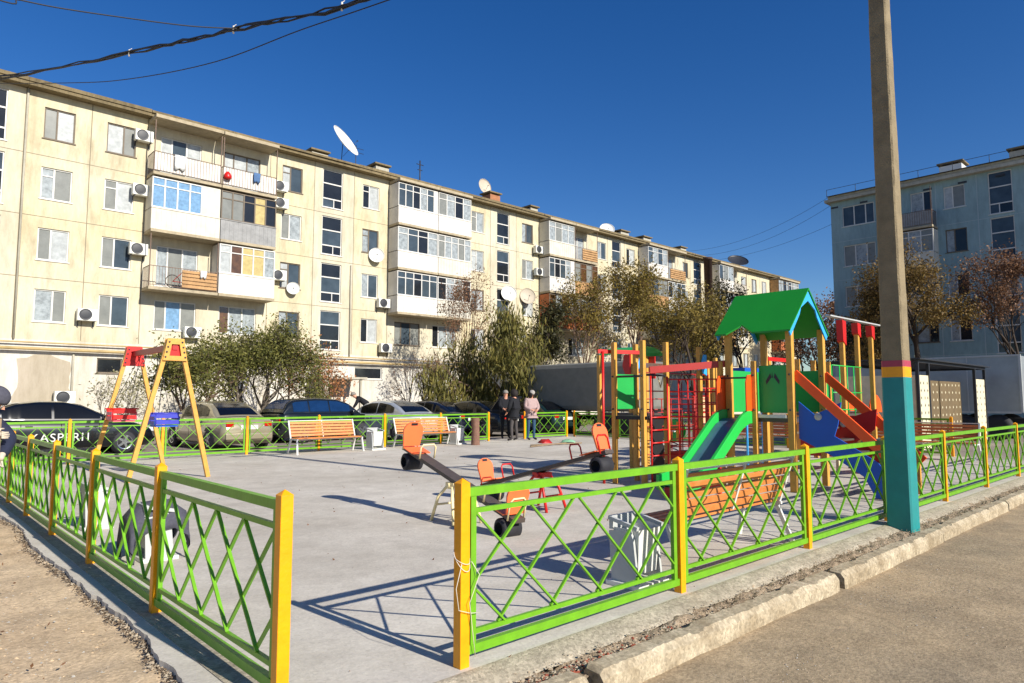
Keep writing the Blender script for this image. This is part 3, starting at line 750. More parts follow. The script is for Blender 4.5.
tag(mb.build('aerial_mast', M['darkmetal']), 'thin aerial mast standing alone on the roof', 'antenna')
mb = MB(); mb.tube([(23.1, 40.2, 16.2), (23.1, 40.2, 18.7)], .03, 5)
for z in (18.5, 18.2): mb.tube([(22.5, 40.2, z), (23.7, 40.2, z)], .018, 4)
tag(mb.build('television_aerial', M['darkmetal']), 'thin comb shaped aerial behind the very large dish', 'antenna')
mb = MB(); mb.lathe([(.0, 0), (.4, 0), (.4, 15.1), (.45, 15.1), (.45, 15.35), (0, 15.35)], (59.3, 35.2, 0), 14)
tag(mb.build('flue_pipe', mat('rusty brown flue', '#4a352b', .8, .2, 3)), 'tall rusty brown flue pipe against the far facade', 'chimney')

ac_proto = None
AC_B = mat('air conditioner casing', '#dcdcd2', .5, .06, 4)
def ac(a, z, label, z_small=1.0):
    global ac_proto
    if ac_proto is None:
        t = thing('air_conditioner', label, 'air conditioner', (a, 36.2, z), 0, 'air conditioner units on the facade')
        mb = MB(); mb.box(-.4, .4, -.45, -.14, 0, .55); mb.build('casing', AC_B, t, bevel=.02)
        mb = MB(); mb.lathe([(.0, -.458), (.2, -.458), (.23, -.452), (.24, -.46), (.26, -.46), (.26, -.449)], (-.08, 0, .28), 20, axis='y')
        mb.build('fan_grille', M['darkmetal'], t)
        mb = MB(); mb.beam((-.3, -.45, -.02), (-.3, -.0, -.02), .03, .03); mb.beam((.3, -.45, -.02), (.3, -.0, -.02), .03, .03)
        mb.beam((-.3, -.02, -.3), (-.3, -.02, .0), .03, .03); mb.beam((.3, -.02, -.3), (.3, -.02, 0), .03, .03); mb.build('bracket', M['darkmetal'], t)
        ac_proto = t; return
    t = copy_tree(ac_proto); t.location = (a, 36.2, z); t['label'] = label; return t
for a, z, lab in [(9.0, 14.0, 'air conditioner beside the top balcony, left of it, highest on the left'), (9.0, 11.3, 'air conditioner left of the blue curtained balcony'),
                  (8.98, 8.4, 'air conditioner above the balcony with the bicycle, left of it'), (7.0, 5.05, 'air conditioner low on the wall left of a window'),
                  (11.6, 4.55, 'air conditioner under the window below the bicycle balcony'), (15.95, 13.0, 'air conditioner right of the red thing on the top balcony'),
                  (16.0, 12.05, 'air conditioner just below the one right of the top balcony'), (16.0, 8.0, 'air conditioner right of the yellow curtained balcony above the small dish'),
                  (22.75, 7.1, 'air conditioner below the wall dish right of the stair windows'), (22.95, 4.35, 'air conditioner low on the wall above the porch roof'),
                  (36.35, 12.5, 'air conditioner left of the third balcony stack at the top'), (36.4, 10.8, 'air conditioner left of the third balcony stack one floor lower'),
                  (6.3, 1.3, 'old air conditioner low on the plaster patch behind the black car')]:
    ac(a, z, lab)
# things on the balconies
CL1 = mat('white linen', '#d6d6d2', .8, .06, 6); CL2 = mat('blue cloth', '#4a6a94', .8, .15, 6)
def cloth(a, z, w, h, m, label, y=35.0):
    mb = MB(); N = 8
    for j in range(5):
        for i in range(N+1): mb.v.append((a+w*i/N, y+.03*math.sin(i*2.2+j)+.01*j, z-h*j/4-(.06*math.sin(i*1.3) if j == 4 else 0)))
    for j in range(4):
        for i in range(N): k = j*(N+1)+i; mb.f.append((k, k+1, k+N+2, k+N+1))
    mb.m = [0]*len(mb.f); mb.smooth = [True]*len(mb.f); o = mb.build('laundry', m); sd = o.modifiers.new('thick', 'SOLIDIFY'); sd.thickness = .012
    return tag(o, label, 'laundry')
cloth(10.2, 13.42, .5, .7, CL1, 'white towel over the left end of the top balcony railing')
cloth(14.1, 13.42, .35, .5, CL2, 'blue cloth over the top balcony railing right of the red bag')
cloth(11.6, 7.84, .3, .35, CL1, 'small white cloth over the timber boarded balcony rail')
t = thing('bicycle', 'bicycle leaning inside the railing of the third floor balcony', 'bicycle', (10.9, 35.28, 6.86))
for s in (-.5, .5):
    mb = MB()
    ring = [(s+.32*math.cos(2*math.pi*i/18), 0, .34+.32*math.sin(2*math.pi*i/18)) for i in range(19)]
    mb.tube(ring, .02, 5, cap=False); mb.build('wheel', M['black'], t)
mb = MB(); mb.tube([(-.5, 0, .34), (-.1, 0, .8), (.4, 0, .85), (.5, 0, .34)], .02, 5); mb.tube([(-.5, 0, .34), (0, 0, .34), (.4, 0, .8)], .02, 5); mb.tube([(.35, 0, .95), (.45, .2, 1.0)], .015, 5); mb.build('frame', M['darkred'], t)
mb = MB(); mb.lathe([(0, 0), (.17, .02), (.2, .12), (.15, .3), (.06, .4), (0, .42)], (12.75, 35.02, 12.75), 12)
tag(mb.build('red_bag', M['red']), 'bright red bag hanging over the top balcony railing', 'bag')

def building_right():
    B = thing('apartment_building', 'shaded blue grey five storey apartment block at the right edge of the photo', 'building', (50.5, 0, 0))
    to3 = lambda a, z, d: (-d, a, z)
    ops = []; wins = []
    rows = [(13.85, 15.3), (10.95, 12.45), (8.05, 9.5), (5.2, 6.65), (2.4, 3.85)]
    rr = random.Random(5)
    for (a, b, lay) in ((16.9, 19.05, 'three'), (11.45, 12.65, 'two2'), (6.0, 7.2, 'two2'), (13.3, 14.6, 'two'), (1.0, 3.1, 'three'), (-3.5, -1.5, 'three')):
        for ri, (z0, z1) in enumerate(rows):
            ops.append((a, b, z0, z1)); wins.append(((a, b, z0, z1), lay, rr.choice([[4, 2, 4], [0, 2, 4], [1, 1, 1], [4, 3, 2]]), 'wframe' if rr.random() > .3 else 'oframe'))
    for z0 in (13.0, 10.1, 7.2, 4.3):
        o = (8.95, 10.2, z0, z0+2.65); ops.append(o); wins.append((o, 'stair', [0, 1, 1, 1], 'wframe'))
    mb = MB(); grid_wall(mb, ops, -12, 19.84, -.1, 15.75, to3, lambda x, z: 0, extra=(11, 13, 15.8))
    mb.quad((0, 19.84, -.1), (12, 19.84, -.1), (12, 19.84, 15.75), (0, 19.84, 15.75)); mb.quad((0, -12, -.1), (12, -12, -.1), (12, -12, 15.75), (0, -12, 15.75))
    mb.quad((12, -12, -.1), (12, 19.84, -.1), (12, 19.84, 15.75), (12, -12, 15.75))
    mb.build('wall', W_BLUE, B)
    mb = MB()
    for y in (10.8, 8.3, 13.1, 16.1): mb.box(-.006, .01, y-.02, y+.02, 0, 15.7)
    for z in (12.8, 10.0, 7.1, 4.3): mb.box(-.005, .01, -12, 8.28, z-.015, z+.015); mb.box(-.005, .01, 8.32, 10.78, z-.015, z+.015); mb.box(-.005, .01, 10.82, 13.08, z-.015, z+.015); mb.box(-.005, .01, 13.12, 16.08, z-.015, z+.015); mb.box(-.005, .01, 16.12, 19.8, z-.015, z+.015)
    mb.build('panel_joint', mat('pale blue joint', '#a3b3b6', .9, .1, 3), B)
    mb = MB(); mb.box(-.45, 12.3, -12, 20.1, 15.751, 15.95); mb.box(-.03, 12.0, -12, 19.9, 15.951, 16.1); mb.box(-.06, 12.2, -12, 20.0, 16.101, 16.25); mb.build('cornice', W_CORN2, B)
    mb = MB()
    for y in range(-11, 20, 2): mb.box(-.02, .01, y+.3, y+.8, 15.32, 15.45)
    mb.build('attic_vent', M['darkmetal'], B)
    mb = MB(); mb.add([(-.3, -12, 16.252), (12.2, -12, 16.252), (12.2, 20, 16.252), (-.3, 20, 16.252), (6, -12, 17.2), (6, 20, 17.2)], [(0, 4, 5, 3), (1, 2, 5, 4), (0, 1, 4), (3, 5, 2)]); mb.build('roof', W_ROOF, B)
    mb = MB()
    for y in range(-12, 21, 2): mb.tube([(-.2, y, 16.2), (-.2, y, 16.75)], .02, 4)
    mb.tube([(-.2, -12, 16.75), (-.2, 20, 16.75)], .018, 4); mb.build('roof_rail', M['darkmetal'], B)
    for o, lay, gl, fr in wins: window(B, to3, o, lay, gl, fr)
    balcony(B, to3, 13.05, 15.95, 12.75, 'open', W_SLATG, solid=0)
    balcony(B, to3, 13.05, 15.95, 9.95, 'gl', W_SHEET, [4, 2, 4, 2], n=4)
    balcony(B, to3, 13.05, 15.95, 7.1, 'gl', W_SHEET, [4, 0, 1, 2], n=4)
building_right()
chimney(52.5, 12.5, 16.3, 'white roof vent on the blue grey block', 1.3, M['white'], .8)
chimney(52.5, 8.6, 16.3, 'roof vent at the top right corner of the photo', 1.3)
# ------------------------------------------------------------------ trees
BARK = mat('brown bark twig', '#6a5646', .9, .2, 8); BARKG = mat('grey bark twig', '#6a6054', .9, .2, 8); BARKD = mat('dark bark', '#3f342b', .9, .2, 8)
L_OLIVE = leafmat('olive leaves', '#4a4f24', '#827e40', '#646430'); L_WILL = leafmat('willow leaves', '#57562a', '#8f8344', '#6e6a34')
L_AUT = leafmat('autumn leaves', '#5c5022', '#97803e', '#786a2e'); L_AUT2 = leafmat('rusty autumn leaves', '#5c4a24', '#8f7040', '#74602e'); L_ORB = leafmat('orange brown leaves', '#8a5a32', '#c4906a', '#a06c44')
L_BRN = leafmat('brown leaves', '#6b4c34', '#9a7458', '#7c5a40'); L_DRK = leafmat('dark leaves', '#2c3018', '#54502c', '#3c3a22'); L_PALE = leafmat('pale dry leaves', '#a8a080', '#cfc6a6', '#8e8a60')
L_GRN = leafmat('green grass', '#5c7a2a', '#8c9a44', '#6c7a30')
def leaves_mesh(name, centers, size, m, parent, seed, droop=False, count=None):
    rs = np.random.RandomState(seed); n = len(centers)
    C = np.array(centers, dtype=np.float32)
    a = rs.normal(size=(n, 3)); 
    if droop: a[:, 2] = -abs(a[:, 2])*3-1.0
    a /= np.linalg.norm(a, axis=1)[:, None]
    b = rs.normal(size=(n, 3)); b = np.cross(a, b); b /= np.linalg.norm(b, axis=1)[:, None]
    s = (size*(.5+rs.rand(n)))[:, None]
    la, lb = (1.0, .45) if not droop else (1.6, .28)
    a *= s*la; b *= s*lb
    v = np.empty((n*4, 3), dtype=np.float32); v[0::4] = C-a; v[1::4] = C-b*1.0; v[2::4] = C+a; v[3::4] = C+b
    me = bpy.data.meshes.new(name); me.vertices.add(n*4); me.vertices.foreach_set('co', v.ravel())
    me.loops.add(n*4); me.loops.foreach_set('vertex_index', np.arange(n*4, dtype=np.int32))
    me.polygons.add(n); me.polygons.foreach_set('loop_start', np.arange(0, n*4, 4, dtype=np.int32)); me.polygons.foreach_set('loop_total', np.full(n, 4, dtype=np.int32))
    me.update(calc_edges=True); me.materials.append(m)
    return ob(name, me, parent)
def tree(name, label, cat, loc, h, w, trunk_h, leaf, bark, nleaf, lsize, seed, levels=4, stems=1, droop=0, twig=1.0, group='trees and shrubs behind the playground', clump=.35, lean=(0, 0), spread=.75):
    r = random.Random(seed); t = thing(name, label, cat, loc, 0, group)
    tips = []; bm_ = MB()
    def rec(p, d, rad, L, lv):
        n = 3; pts = [p]; q = p.copy(); dd = d.copy()
        for i in range(n):
            dd = (dd+Vector((r.uniform(-.22, .22), r.uniform(-.22, .22), r.uniform(-.12, .16)-droop*lv*.09))).normalized()
            q = q+dd*L/n; pts.append(q.copy())
        bm_.tube(pts, [rad, rad*.85, rad*.7, rad*.55], 6 if lv < 2 else (4 if lv < 3 else 3), cap=False)
        if lv >= levels:
            tips.append(pts[1]); tips.append(pts[2]); tips.append(pts[3]); return
        if lv >= levels-1: tips.append(pts[-1])
        k = 4 if lv == 0 else r.choice((3, 3, 4))
        for i in range(k):
            s = r.uniform(.35, 1.0) if i else 1.0
            idx = min(3, 1+int(s*2.99)) if lv else r.choice((2, 3, 3))
            base = pts[idx]
            ang = r.uniform(0, 2*math.pi); el = r.uniform(.25, spread)
            side = dd.orthogonal().normalized(); side.rotate(Matrix.Rotation(ang, 4, dd))
            nd = (dd*math.cos(el)+side*math.sin(el)).normalized()
            rec(base, nd, rad*.55, L*r.uniform(.62, .82), lv+1)
    for s in range(stems):
        a = 2*math.pi*s/max(1, stems)+r.random(); tilt = .0 if stems == 1 else r.uniform(.3, .75)
        d = Vector((math.cos(a)*tilt+lean[0], math.sin(a)*tilt+lean[1], 1)).normalized()
        rec(Vector((math.cos(a)*.15*(stems > 1), math.sin(a)*.15*(stems > 1), -.05)), d, .035*h/ (1.2 if stems > 1 else 1)*.55, trunk_h, 0)
    # normalise to the wanted height and width
    P = np.array(bm_.v); zmax = P[:, 2].max(); rad = np.percentile(np.hypot(P[:, 0]-P[:, 0].mean()*0, P[:, 1]), 96)
    sz = h/zmax; sx = (w/2)/rad
    k = max(sx, sz*.4)
    def tr(v):
        f = min(1, max(0, v[2]/(trunk_h*.8+.01))); kk = k*f+min(k, sz)*(1-f)
        return (v[0]*kk, v[1]*kk, v[2]*sz)
    bm_.v = [tr(v) for v in bm_.v]
    bm_.build('trunk', bark, t)
    tp = [tr(v) for v in tips]
    if nleaf:
        cs = []; cl = clump
        wts = [max(.03, .55+.55*fbm(p[0]*.8+seed, p[2]*.9+p[1]*.6))**1.6*(r.random()+.2) for p in tp]
        pick = r.choices(tp, weights=wts, k=nleaf)
        for p in pick:
            cs.append((p[0]+r.gauss(0, cl), p[1]+r.gauss(0, cl), max(.15, p[2]+r.gauss(0, cl*.8)-(droop*abs(r.gauss(0, .5)) if droop else 0))))
        leaves_mesh('crown', cs, lsize, leaf, t, seed, droop=bool(droop))
    return t
tree('bushy_tree', 'broad olive green bushy tree behind the champagne car', 'tree', (12.0, 29.2, 0), 4.9, 5.6, 1.3, L_OLIVE, BARKG, 17000, .06, 3, 4, 4, clump=.3)
tree('bushy_tree', 'smaller olive green bush behind the swing frame', 'tree', (9.1, 27.5, 0), 4.0, 4.4, 1.0, L_OLIVE, BARK, 9000, .06, 4, 3, 3, clump=.28)
tree('bare_shrub', 'thin pale leaved shrub behind the black car', 'shrub', (5.9, 25.6, 0), 2.5, 2.6, .9, L_PALE, BARKG, 800, .05, 14, 4, 3, clump=.2)
tree('autumn_shrub', 'orange brown leaved shrub left of the porch', 'shrub', (16.0, 31.0, 0), 4.6, 3.2, 1.2, L_ORB, BARK, 2600, .07, 5, 4, 3, clump=.25)
tree('bare_tree', 'nearly bare pale tree between olive tree and orange brown shrub', 'tree', (15.2, 32.6, 0), 5.8, 3.6, 1.8, L_PALE, BARKG, 900, .06, 6, 5, 1, clump=.2)
tree('bare_shrub', 'grey bare shrub left of the willow', 'shrub', (20.0, 28.3, 0), 4.4, 3.0, 1.0, L_BRN, BARKG, 700, .05, 7, 5, 3, clump=.15)
tree('willow_tree', 'drooping olive green willow behind the entrance gap', 'tree', (23.6, 26.2, 0), 6.1, 6.8, 1.8, L_WILL, BARK, 19000, .10, 8, 4, 3, droop=1.0, clump=.35)
tree('bare_tree', 'bare brownish tree in front of the lower second balcony stack', 'tree', (25.6, 31.5, 0), 9.6, 5.0, 3.4, L_BRN, BARK, 3000, .06, 9, 5, 1, clump=.25)
tree('dark_tree', 'dark green tree right of the willow above the truck', 'tree', (31.5, 31.0, 0), 8.0, 5.0, 2.4, L_DRK, BARKD, 7500, .11, 10, 4, 1, clump=.4)
tree('autumn_tree', 'sparse yellowish brown tree right of the rust coloured balconies', 'tree', (37.5, 32.0, 0), 10.8, 6.0, 3.2, L_AUT, BARK, 5500, .09, 11, 5, 1, clump=.4)
tree('autumn_tree', 'tall sparse olive brown tree behind the red climbing net', 'tree', (42.5, 31.0, 0), 12.6, 6.6, 3.6, L_AUT, BARK, 8000, .10, 12, 5, 1, clump=.45)
tree('autumn_tree', 'brown tree left of the rusty flue pipe', 'tree', (47.5, 29.5, 0), 11.2, 6.5, 3.2, L_AUT, BARKD, 8000, .10, 13, 5, 1, clump=.45)
tree('autumn_tree', 'dense olive tree behind the play tower left posts', 'tree', (38.0, 23.5, 0), 8.2, 6.2, 2.2, L_AUT, BARKD, 9000, .08, 21, 5, 1, clump=.45)
tree('bare_tree', 'dark bare crowned tree in front of the far balconies', 'tree', (56.0, 30.0, 0), 13.2, 6.5, 4.6, L_DRK, BARKD, 3500, .12, 15, 5, 1, clump=.4)
tree('bare_tree', 'dark leafless tree showing under the green roof', 'tree', (46.0, 20.5, 0), 7.8, 6.5, 2.2, L_BRN, BARKD, 4500, .09, 16, 5, 1, clump=.35)
tree('bare_tree', 'dark brown tree under the right gable of the green roof', 'tree', (48.0, 16.3, 0), 7.0, 6.2, 2.2, L_DRK, BARKD, 6000, .10, 17, 5, 1, clump=.4)
tree('bare_tree', 'reddish brown tree in the sky gap left of the blue grey block', 'tree', (72.0, 30.5, 0), 12.8, 8.5, 3.8, L_BRN, BARKD, 7000, .13, 18, 5, 1, clump=.5)
tree('autumn_tree', 'big olive orange tree in front of the blue grey block beside the pole', 'tree', (42.5, 12.0, 0), 10.6, 7.8, 1.9, L_AUT2, BARKD, 32000, .07, 19, 5, 1, clump=.35)
tree('autumn_tree', 'brownish tree at the right edge in front of the blue grey block', 'tree', (43.5, 7.6, 0), 9.6, 4.8, 3.0, L_BRN, BARKD, 6000, .07, 20, 5, 1, clump=.3)
# low planting along the long facade
r = random.Random(31); cs = []
for i in range(7000):
    a = r.uniform(9, 34); cs.append((a, 25.2+r.gauss(0, .35)+r.random()*3, abs(r.gauss(0, .22+.15*math.sin(a*1.3)))))
tag(leaves_mesh('ground_cover', cs, .07, L_GRN, None, 5), 'low weedy growth between the parked cars and the facade', 'ground cover', kind='stuff')
r = random.Random(77); cs = [(1.6+19*r.random(), 3.0+15.4*r.random(), .006) for _ in range(420)]+[(r.gauss(.6, .5), 3+7*r.random(), -.02) for _ in range(120)]
tag(leaves_mesh('fallen_leaves', cs, .014, L_BRN, None, 6), 'few tiny fallen leaves scattered over the concrete slab and dirt', 'fallen leaves', kind='stuff')
# ------------------------------------------------------------------ cars
CARGLASS = mat('car glass', '#0c0e12', .08, .2, 3, spec=.4); CARBLUEGL = mat('blue tinted car glass', '#122c50', .08, .2, 3, spec=.5)
CHROME = mat('chrome', '#b8bcc0', .2, .05, 3, metal=.9); TAIL = mat('tail lamp', '#b01810', .2, .1, 5, coat=.6); HEADL = mat('head lamp', '#d8dde0', .1, .1, 5, coat=.6)
PLATE = mat('blank plate', '#d8d8d0', .5, .04, 5)
def paint(name, h, metal=.35): return mat(name, h, .28, .04, 2, metal=metal, coat=.8)
def interp(tab, x):
    if x <= tab[0][0]: return tab[0][1]
    for (a, va), (b, vb) in zip(tab, tab[1:]):
        if x <= b: return va+(vb-va)*(x-a)/(b-a)
    return tab[-1][1]
def car(name, label, loc, rz, pm, L=4.5, W=1.74, H=1.42, kind='sedan', gl=CARGLASS, trunk_open=False):
    """nose points to local +x; origin on the ground under the middle"""
    t = thing(name, label, 'car', loc, rz, 'cars parked behind the playground'); h = L/2; s = H/1.42
    if kind == 'sedan':
        top = [(-h, .62), (-h+.04, .86), (-h+.3, .95), (-h+.95, .97), (h-1.25, .93), (h-.5, .82), (h-.12, .68), (h, .5)]
        roof = [(-h+.62, .97), (-h+1.05, 1.2), (-h+1.5, 1.36), (-h+2.0, 1.42), (-h+2.6, 1.41), (-h+3.0, 1.32), (-h+3.4, 1.12), (h-1.02, .93)]
    else:
        top = [(-h, .6), (-h+.03, .9), (-h+.2, 1.0), (-h+.95, 1.0), (h-1.2, .98), (h-.4, .88), (h-.1, .7), (h, .5)]
        roof = [(-h+.12, 1.0), (-h+.35, 1.3), (-h+.6, 1.42), (-h+1.5, 1.47), (-h+2.4, 1.44), (-h+2.9, 1.3), (h-.95, .98)]
    top = [(a, z*s) for a, z in top]; roof = [(a, z*s) for a, z in roof]
    wid = [(-h, .80), (-h+.12, .93), (-h+.6, 1.0), (h-.9, 1.0), (h-.35, .93), (h-.08, .80), (h, .66)]
    xs = sorted(set([a for a, _ in top]+[a for a, _ in wid]+[-h+i*L/26 for i in range(27)]))
    mb = MB(); secs = []
    for x in xs:
        w = W/2*interp(wid, x); zt = interp(top, x); z0 = .2 if abs(x) < h-.15 else .3
        sec = [(0, z0), (w*.92, z0), (w*.985, z0+.08), (w*1.0, z0+(zt-z0)*.35), (w*.995, z0+(zt-z0)*.62), (w*.955, zt-.07), (w*.89, zt-.015), (w*.5, zt+.012), (0, zt+.018)]
        full = [(y, z) for y, z in sec]+[(-y, z) for y, z in sec[-2:0:-1]]
        secs.append([(x, y, z) for y, z in full])
    n = len(secs[0])
    for sc in secs: mb.v += sc
    for i in range(len(secs)-1):
        for j in range(n): mb.f.append((i*n+j, i*n+(j+1) % n, (i+1)*n+(j+1) % n, (i+1)*n+j))
    mb.f.append(tuple(range(n))); mb.f.append(tuple((len(secs)-1)*n+j for j in range(n)))
    mb.m = [0]*len(mb.f); mb.smooth = [True]*len(mb.f)
    # greenhouse
    x0, x1 = roof[0][0], roof[-1][0]; zr = max(z for _, z in roof); zb = interp(top, 0)-.02
    def gw(x, z):
        k = (z-zb)/(zr-zb); return W/2*(.89-.2*max(0, k)**1.2)*(1 if x > x0+.9 else .97)
    gx = [x0+(x1-x0)*i/30 for i in range(31)]; k0 = len(mb.v); prof = []
    for x in gx:
        zt = interp(roof, x); zbb = min(zt-.004, interp(top, x)-.03)
        row = []
        for q in (0, .5, 1): z = zbb+(zt-.03-zbb)*q; row.append((gw(x, z), z))
        row += [(gw(x, zt)*.90, zt-.004), (gw(x, zt)*.5, zt+.012), (0, zt+.018)]
        full = row+[(-y, z) for y, z in row[-2::-1]]
        mb.v += [(x, y, z) for y, z in full]; nn = len(full)
    for i in range(30):
        for j in range(nn-1): mb.f.append((k0+i*nn+j, k0+i*nn+j+1, k0+(i+1)*nn+j+1, k0+(i+1)*nn+j)); mb.m.append(0); mb.smooth.append(True)
    body = mb.build('body', pm, t)
    e = .008
    # side windows in two or three pieces
    xa, xb = x0+(.55 if kind == 'sedan' else .35), x1-.42
    cuts = [xa, xa+(xb-xa)*.5, xb] if kind == 'sedan' else [xa, xa+(xb-xa)*.27, xa+(xb-xa)*.62, xb]
    for sgn in (-1, 1):
        for a, b in zip(cuts, cuts[1:]):
            g = MB(); N = 10; a_, b_ = a+.03, b-.03
            for i in range(N+1):
                x = a_+(b_-a_)*i/N; zt = interp(roof, x)-.075; z0 = interp(top, x)+.03; zt = max(zt, z0+.01)
                g.v += [(x, sgn*(gw(x, z0)+e), z0), (x, sgn*(gw(x, (z0+zt)/2)+e*1.2), (z0+zt)/2), (x, sgn*(gw(x, zt)+e), zt)]
            for i in range(N):
                for j in (0, 1): g.f.append((i*3+j, (i+1)*3+j, (i+1)*3+j+1, i*3+j+1)); g.m.append(0); g.smooth.append(True)
            g.build('side_window', gl, t)
    def screen(xs_, xe, nm, outdir):
        g = MB(); N = 8
        for i in range(N+1):
            x = xs_+(xe-xs_)*i/N; z = interp(roof, x); w = gw(x, z)*.90-.07
            for y in (-w, -w/2, 0, w/2, w): g.v.append((x+outdir*.006, y, z+.018-.012*abs(y/w)**2+.008))
        for i in range(N):
            for j in range(4): g.f.append((i*5+j, (i+1)*5+j, (i+1)*5+j+1, i*5+j+1)); g.m.append(0); g.smooth.append(True)
        g.build(nm, gl, t)
    screen(roof[-1][0]-.06, roof[-3][0]-.12 if kind == 'sedan' else roof[-2][0]-.2, 'windscreen', 1)
    screen(x0+.08, (roof[2][0]+.1) if kind == 'sedan' else roof[2][0]-.05, 'rear_window', -1)
    wr = .32
    for sx in (-h+.85, h-.85):
        for sy in (-1, 1):
            m2 = MB(); y = sy*(W/2-.005)
            m2.lathe([(0, y+sy*.003), (wr+.055, y+sy*.003), (wr+.055, y-sy*.1)], (sx, 0, wr+.02), 20, axis='y'); a_ = m2.build('wheel_arch', M['black'], t)
            m2 = MB(); m2.lathe([(wr*.62, y+sy*.012), (wr*.9, y+sy*.014), (wr, y-sy*.02), (wr, y-sy*.2), (0, y-sy*.2)], (sx, 0, wr), 22, axis='y'); wh = m2.build('wheel', M['tyre'], t)
            m2 = MB(); m2.lathe([(0, y+sy*.010), (.07, y+sy*.012)], (sx, 0, wr), 12, axis='y'); m2.lathe([(wr*.56, y+sy*.008), (wr*.63, y+sy*.013)], (sx, 0, wr), 20, axis='y')
            for k in range(5):
                an = 2*math.pi*k/5; m2.beam((sx+.05*math.cos(an), y+sy*.008, wr+.05*math.sin(an)), (sx+wr*.58*math.cos(an), y+sy*.008, wr+wr*.58*math.sin(an)), .06, .01, up=(0, 1, 0))
            m2.build('rim', CHROME, wh)
    for sy in (-1, 1):
        m2 = MB(); yy = sorted((sy*W*.27, sy*W*.40)); m2.box(-h-.012, -h+.10, yy[0], yy[1], .70*s, .84*s); m2.build('taillight', TAIL, t, bevel=.015)
        m2 = MB(); m2.box(h-.30, h-.03, *sorted((sy*W*.22, sy*W*.37)), .58*s, .69*s); m2.build('headlight', HEADL, t, bevel=.02)
        m2 = MB(); m2.box(h-1.42, h-1.25, *sorted((sy*(W/2-.1), sy*(W/2+.13))), .93*s, 1.05*s); m2.build('wing_mirror', pm, t, bevel=.03)
        m2 = MB(); m2.box(.18, .34, *sorted((sy*(W/2-.03), sy*(W/2+.012))), .78*s, .81*s); m2.box(-.75, -.59, *sorted((sy*(W/2-.03), sy*(W/2+.012))), .79*s, .82*s); m2.build('door_handle', CHROME, t)
        m2 = MB()
        for xx in (-.85, .05, .95): m2.box(xx-.006, xx+.006, *sorted((sy*(W/2-.05), sy*(W/2+.0015))), .32, .86*s)
        m2.build('door_gap', M['black'], t)
    m2 = MB(); m2.box(-h-.014, -h+.05, -.26, .26, .62*s, .74*s); m2.build('number_plate', PLATE, t)
    m2 = MB(); m2.box(-h-.05, -h+.12, -W*.41, W*.41, .34, .52); m2.build('rear_bumper', pm, t, bevel=.03)
    m2 = MB(); m2.box(h-.16, h+.03, -W*.33, W*.33, .28, .46); m2.build('front_bumper', pm, t, bevel=.03)
    m2 = MB(); m2.box(h-.10, h+.012, -.38, .38, .48*s, .6*s); m2.build('grille', M['black'], t)
    if trunk_open:
        m2 = MB(); m2.beam((-h+.75, 0, 1.0), (-h+.15, 0, 1.62), W*.78, .05, up=(.7, 0, .7)); m2.build('open_boot_lid', pm, t, bevel=.02)
    return t
P_BLACK = paint('black car paint', '#0c0f14', .2); P_CHAMP = paint('champagne car paint', '#a39a80', .4); P_SILV = paint('silver car paint', '#b9bec2', .45)
P_DARK = paint('dark car paint', '#1b2023', .3); P_NAVY = paint('navy car paint', '#151c2c', .3); P_GREEN = paint('dark green car paint', '#18302c', .3)
bc = car('parked_car', 'black sedan with white lettering on its side, at the left', (3.7, 22.6, -.03), R(2), P_BLACK, 4.9, 1.8, 1.46)
txt = bpy.data.curves.new('lettering', 'FONT'); txt.body = 'KASPERI1'; txt.size = .31; txt.space_character = 1.12; txt.align_x = 'CENTER'; txt.extrude = .002
to = bpy.data.objects.new('lettering_src', txt); COL.objects.link(to)
bpy.context.view_layer.update()
me = bpy.data.meshes.new_from_object(to.evaluated_get(bpy.context.evaluated_depsgraph_get())); bpy.data.objects.remove(to)
me.materials.clear(); me.materials.append(M['white'])
lt = ob('lettering', me, bc); lt.location = (.05, -.915, .40); lt.rotation_euler = (R(90), 0, 0)
car('parked_car', 'champagne coloured sedan seen from behind, between swing and bench', (8.15, 22.5, -.03), R(93), P_CHAMP, 4.5, 1.74, 1.45)
car('parked_car', 'dark hatchback with blue tinted windows behind the left bench', (12.3, 23.6, -.03), R(8), P_DARK, 4.3, 1.74, 1.5, 'hatch', CARBLUEGL)
car('parked_car', 'silver sedan behind the right bench', (14.7, 22.6, -.03), R(96), P_SILV, 4.6, 1.76, 1.46)
car('parked_car', 'dark navy sedan left of the open boot, behind the log stump', (18.0, 24.3, -.03), R(100), P_NAVY, 4.5, 1.75, 1.45)
car('parked_car', 'black car with its boot lid open beside the standing men', (19.1, 22.6, -.03), R(94), P_BLACK, 4.3, 1.72, 1.45, trunk_open=True)
car('parked_car', 'dark green car right of the hooded person with red tail lamps', (22.6, 22.4, -.03), R(80), P_GREEN, 4.5, 1.75, 1.45)
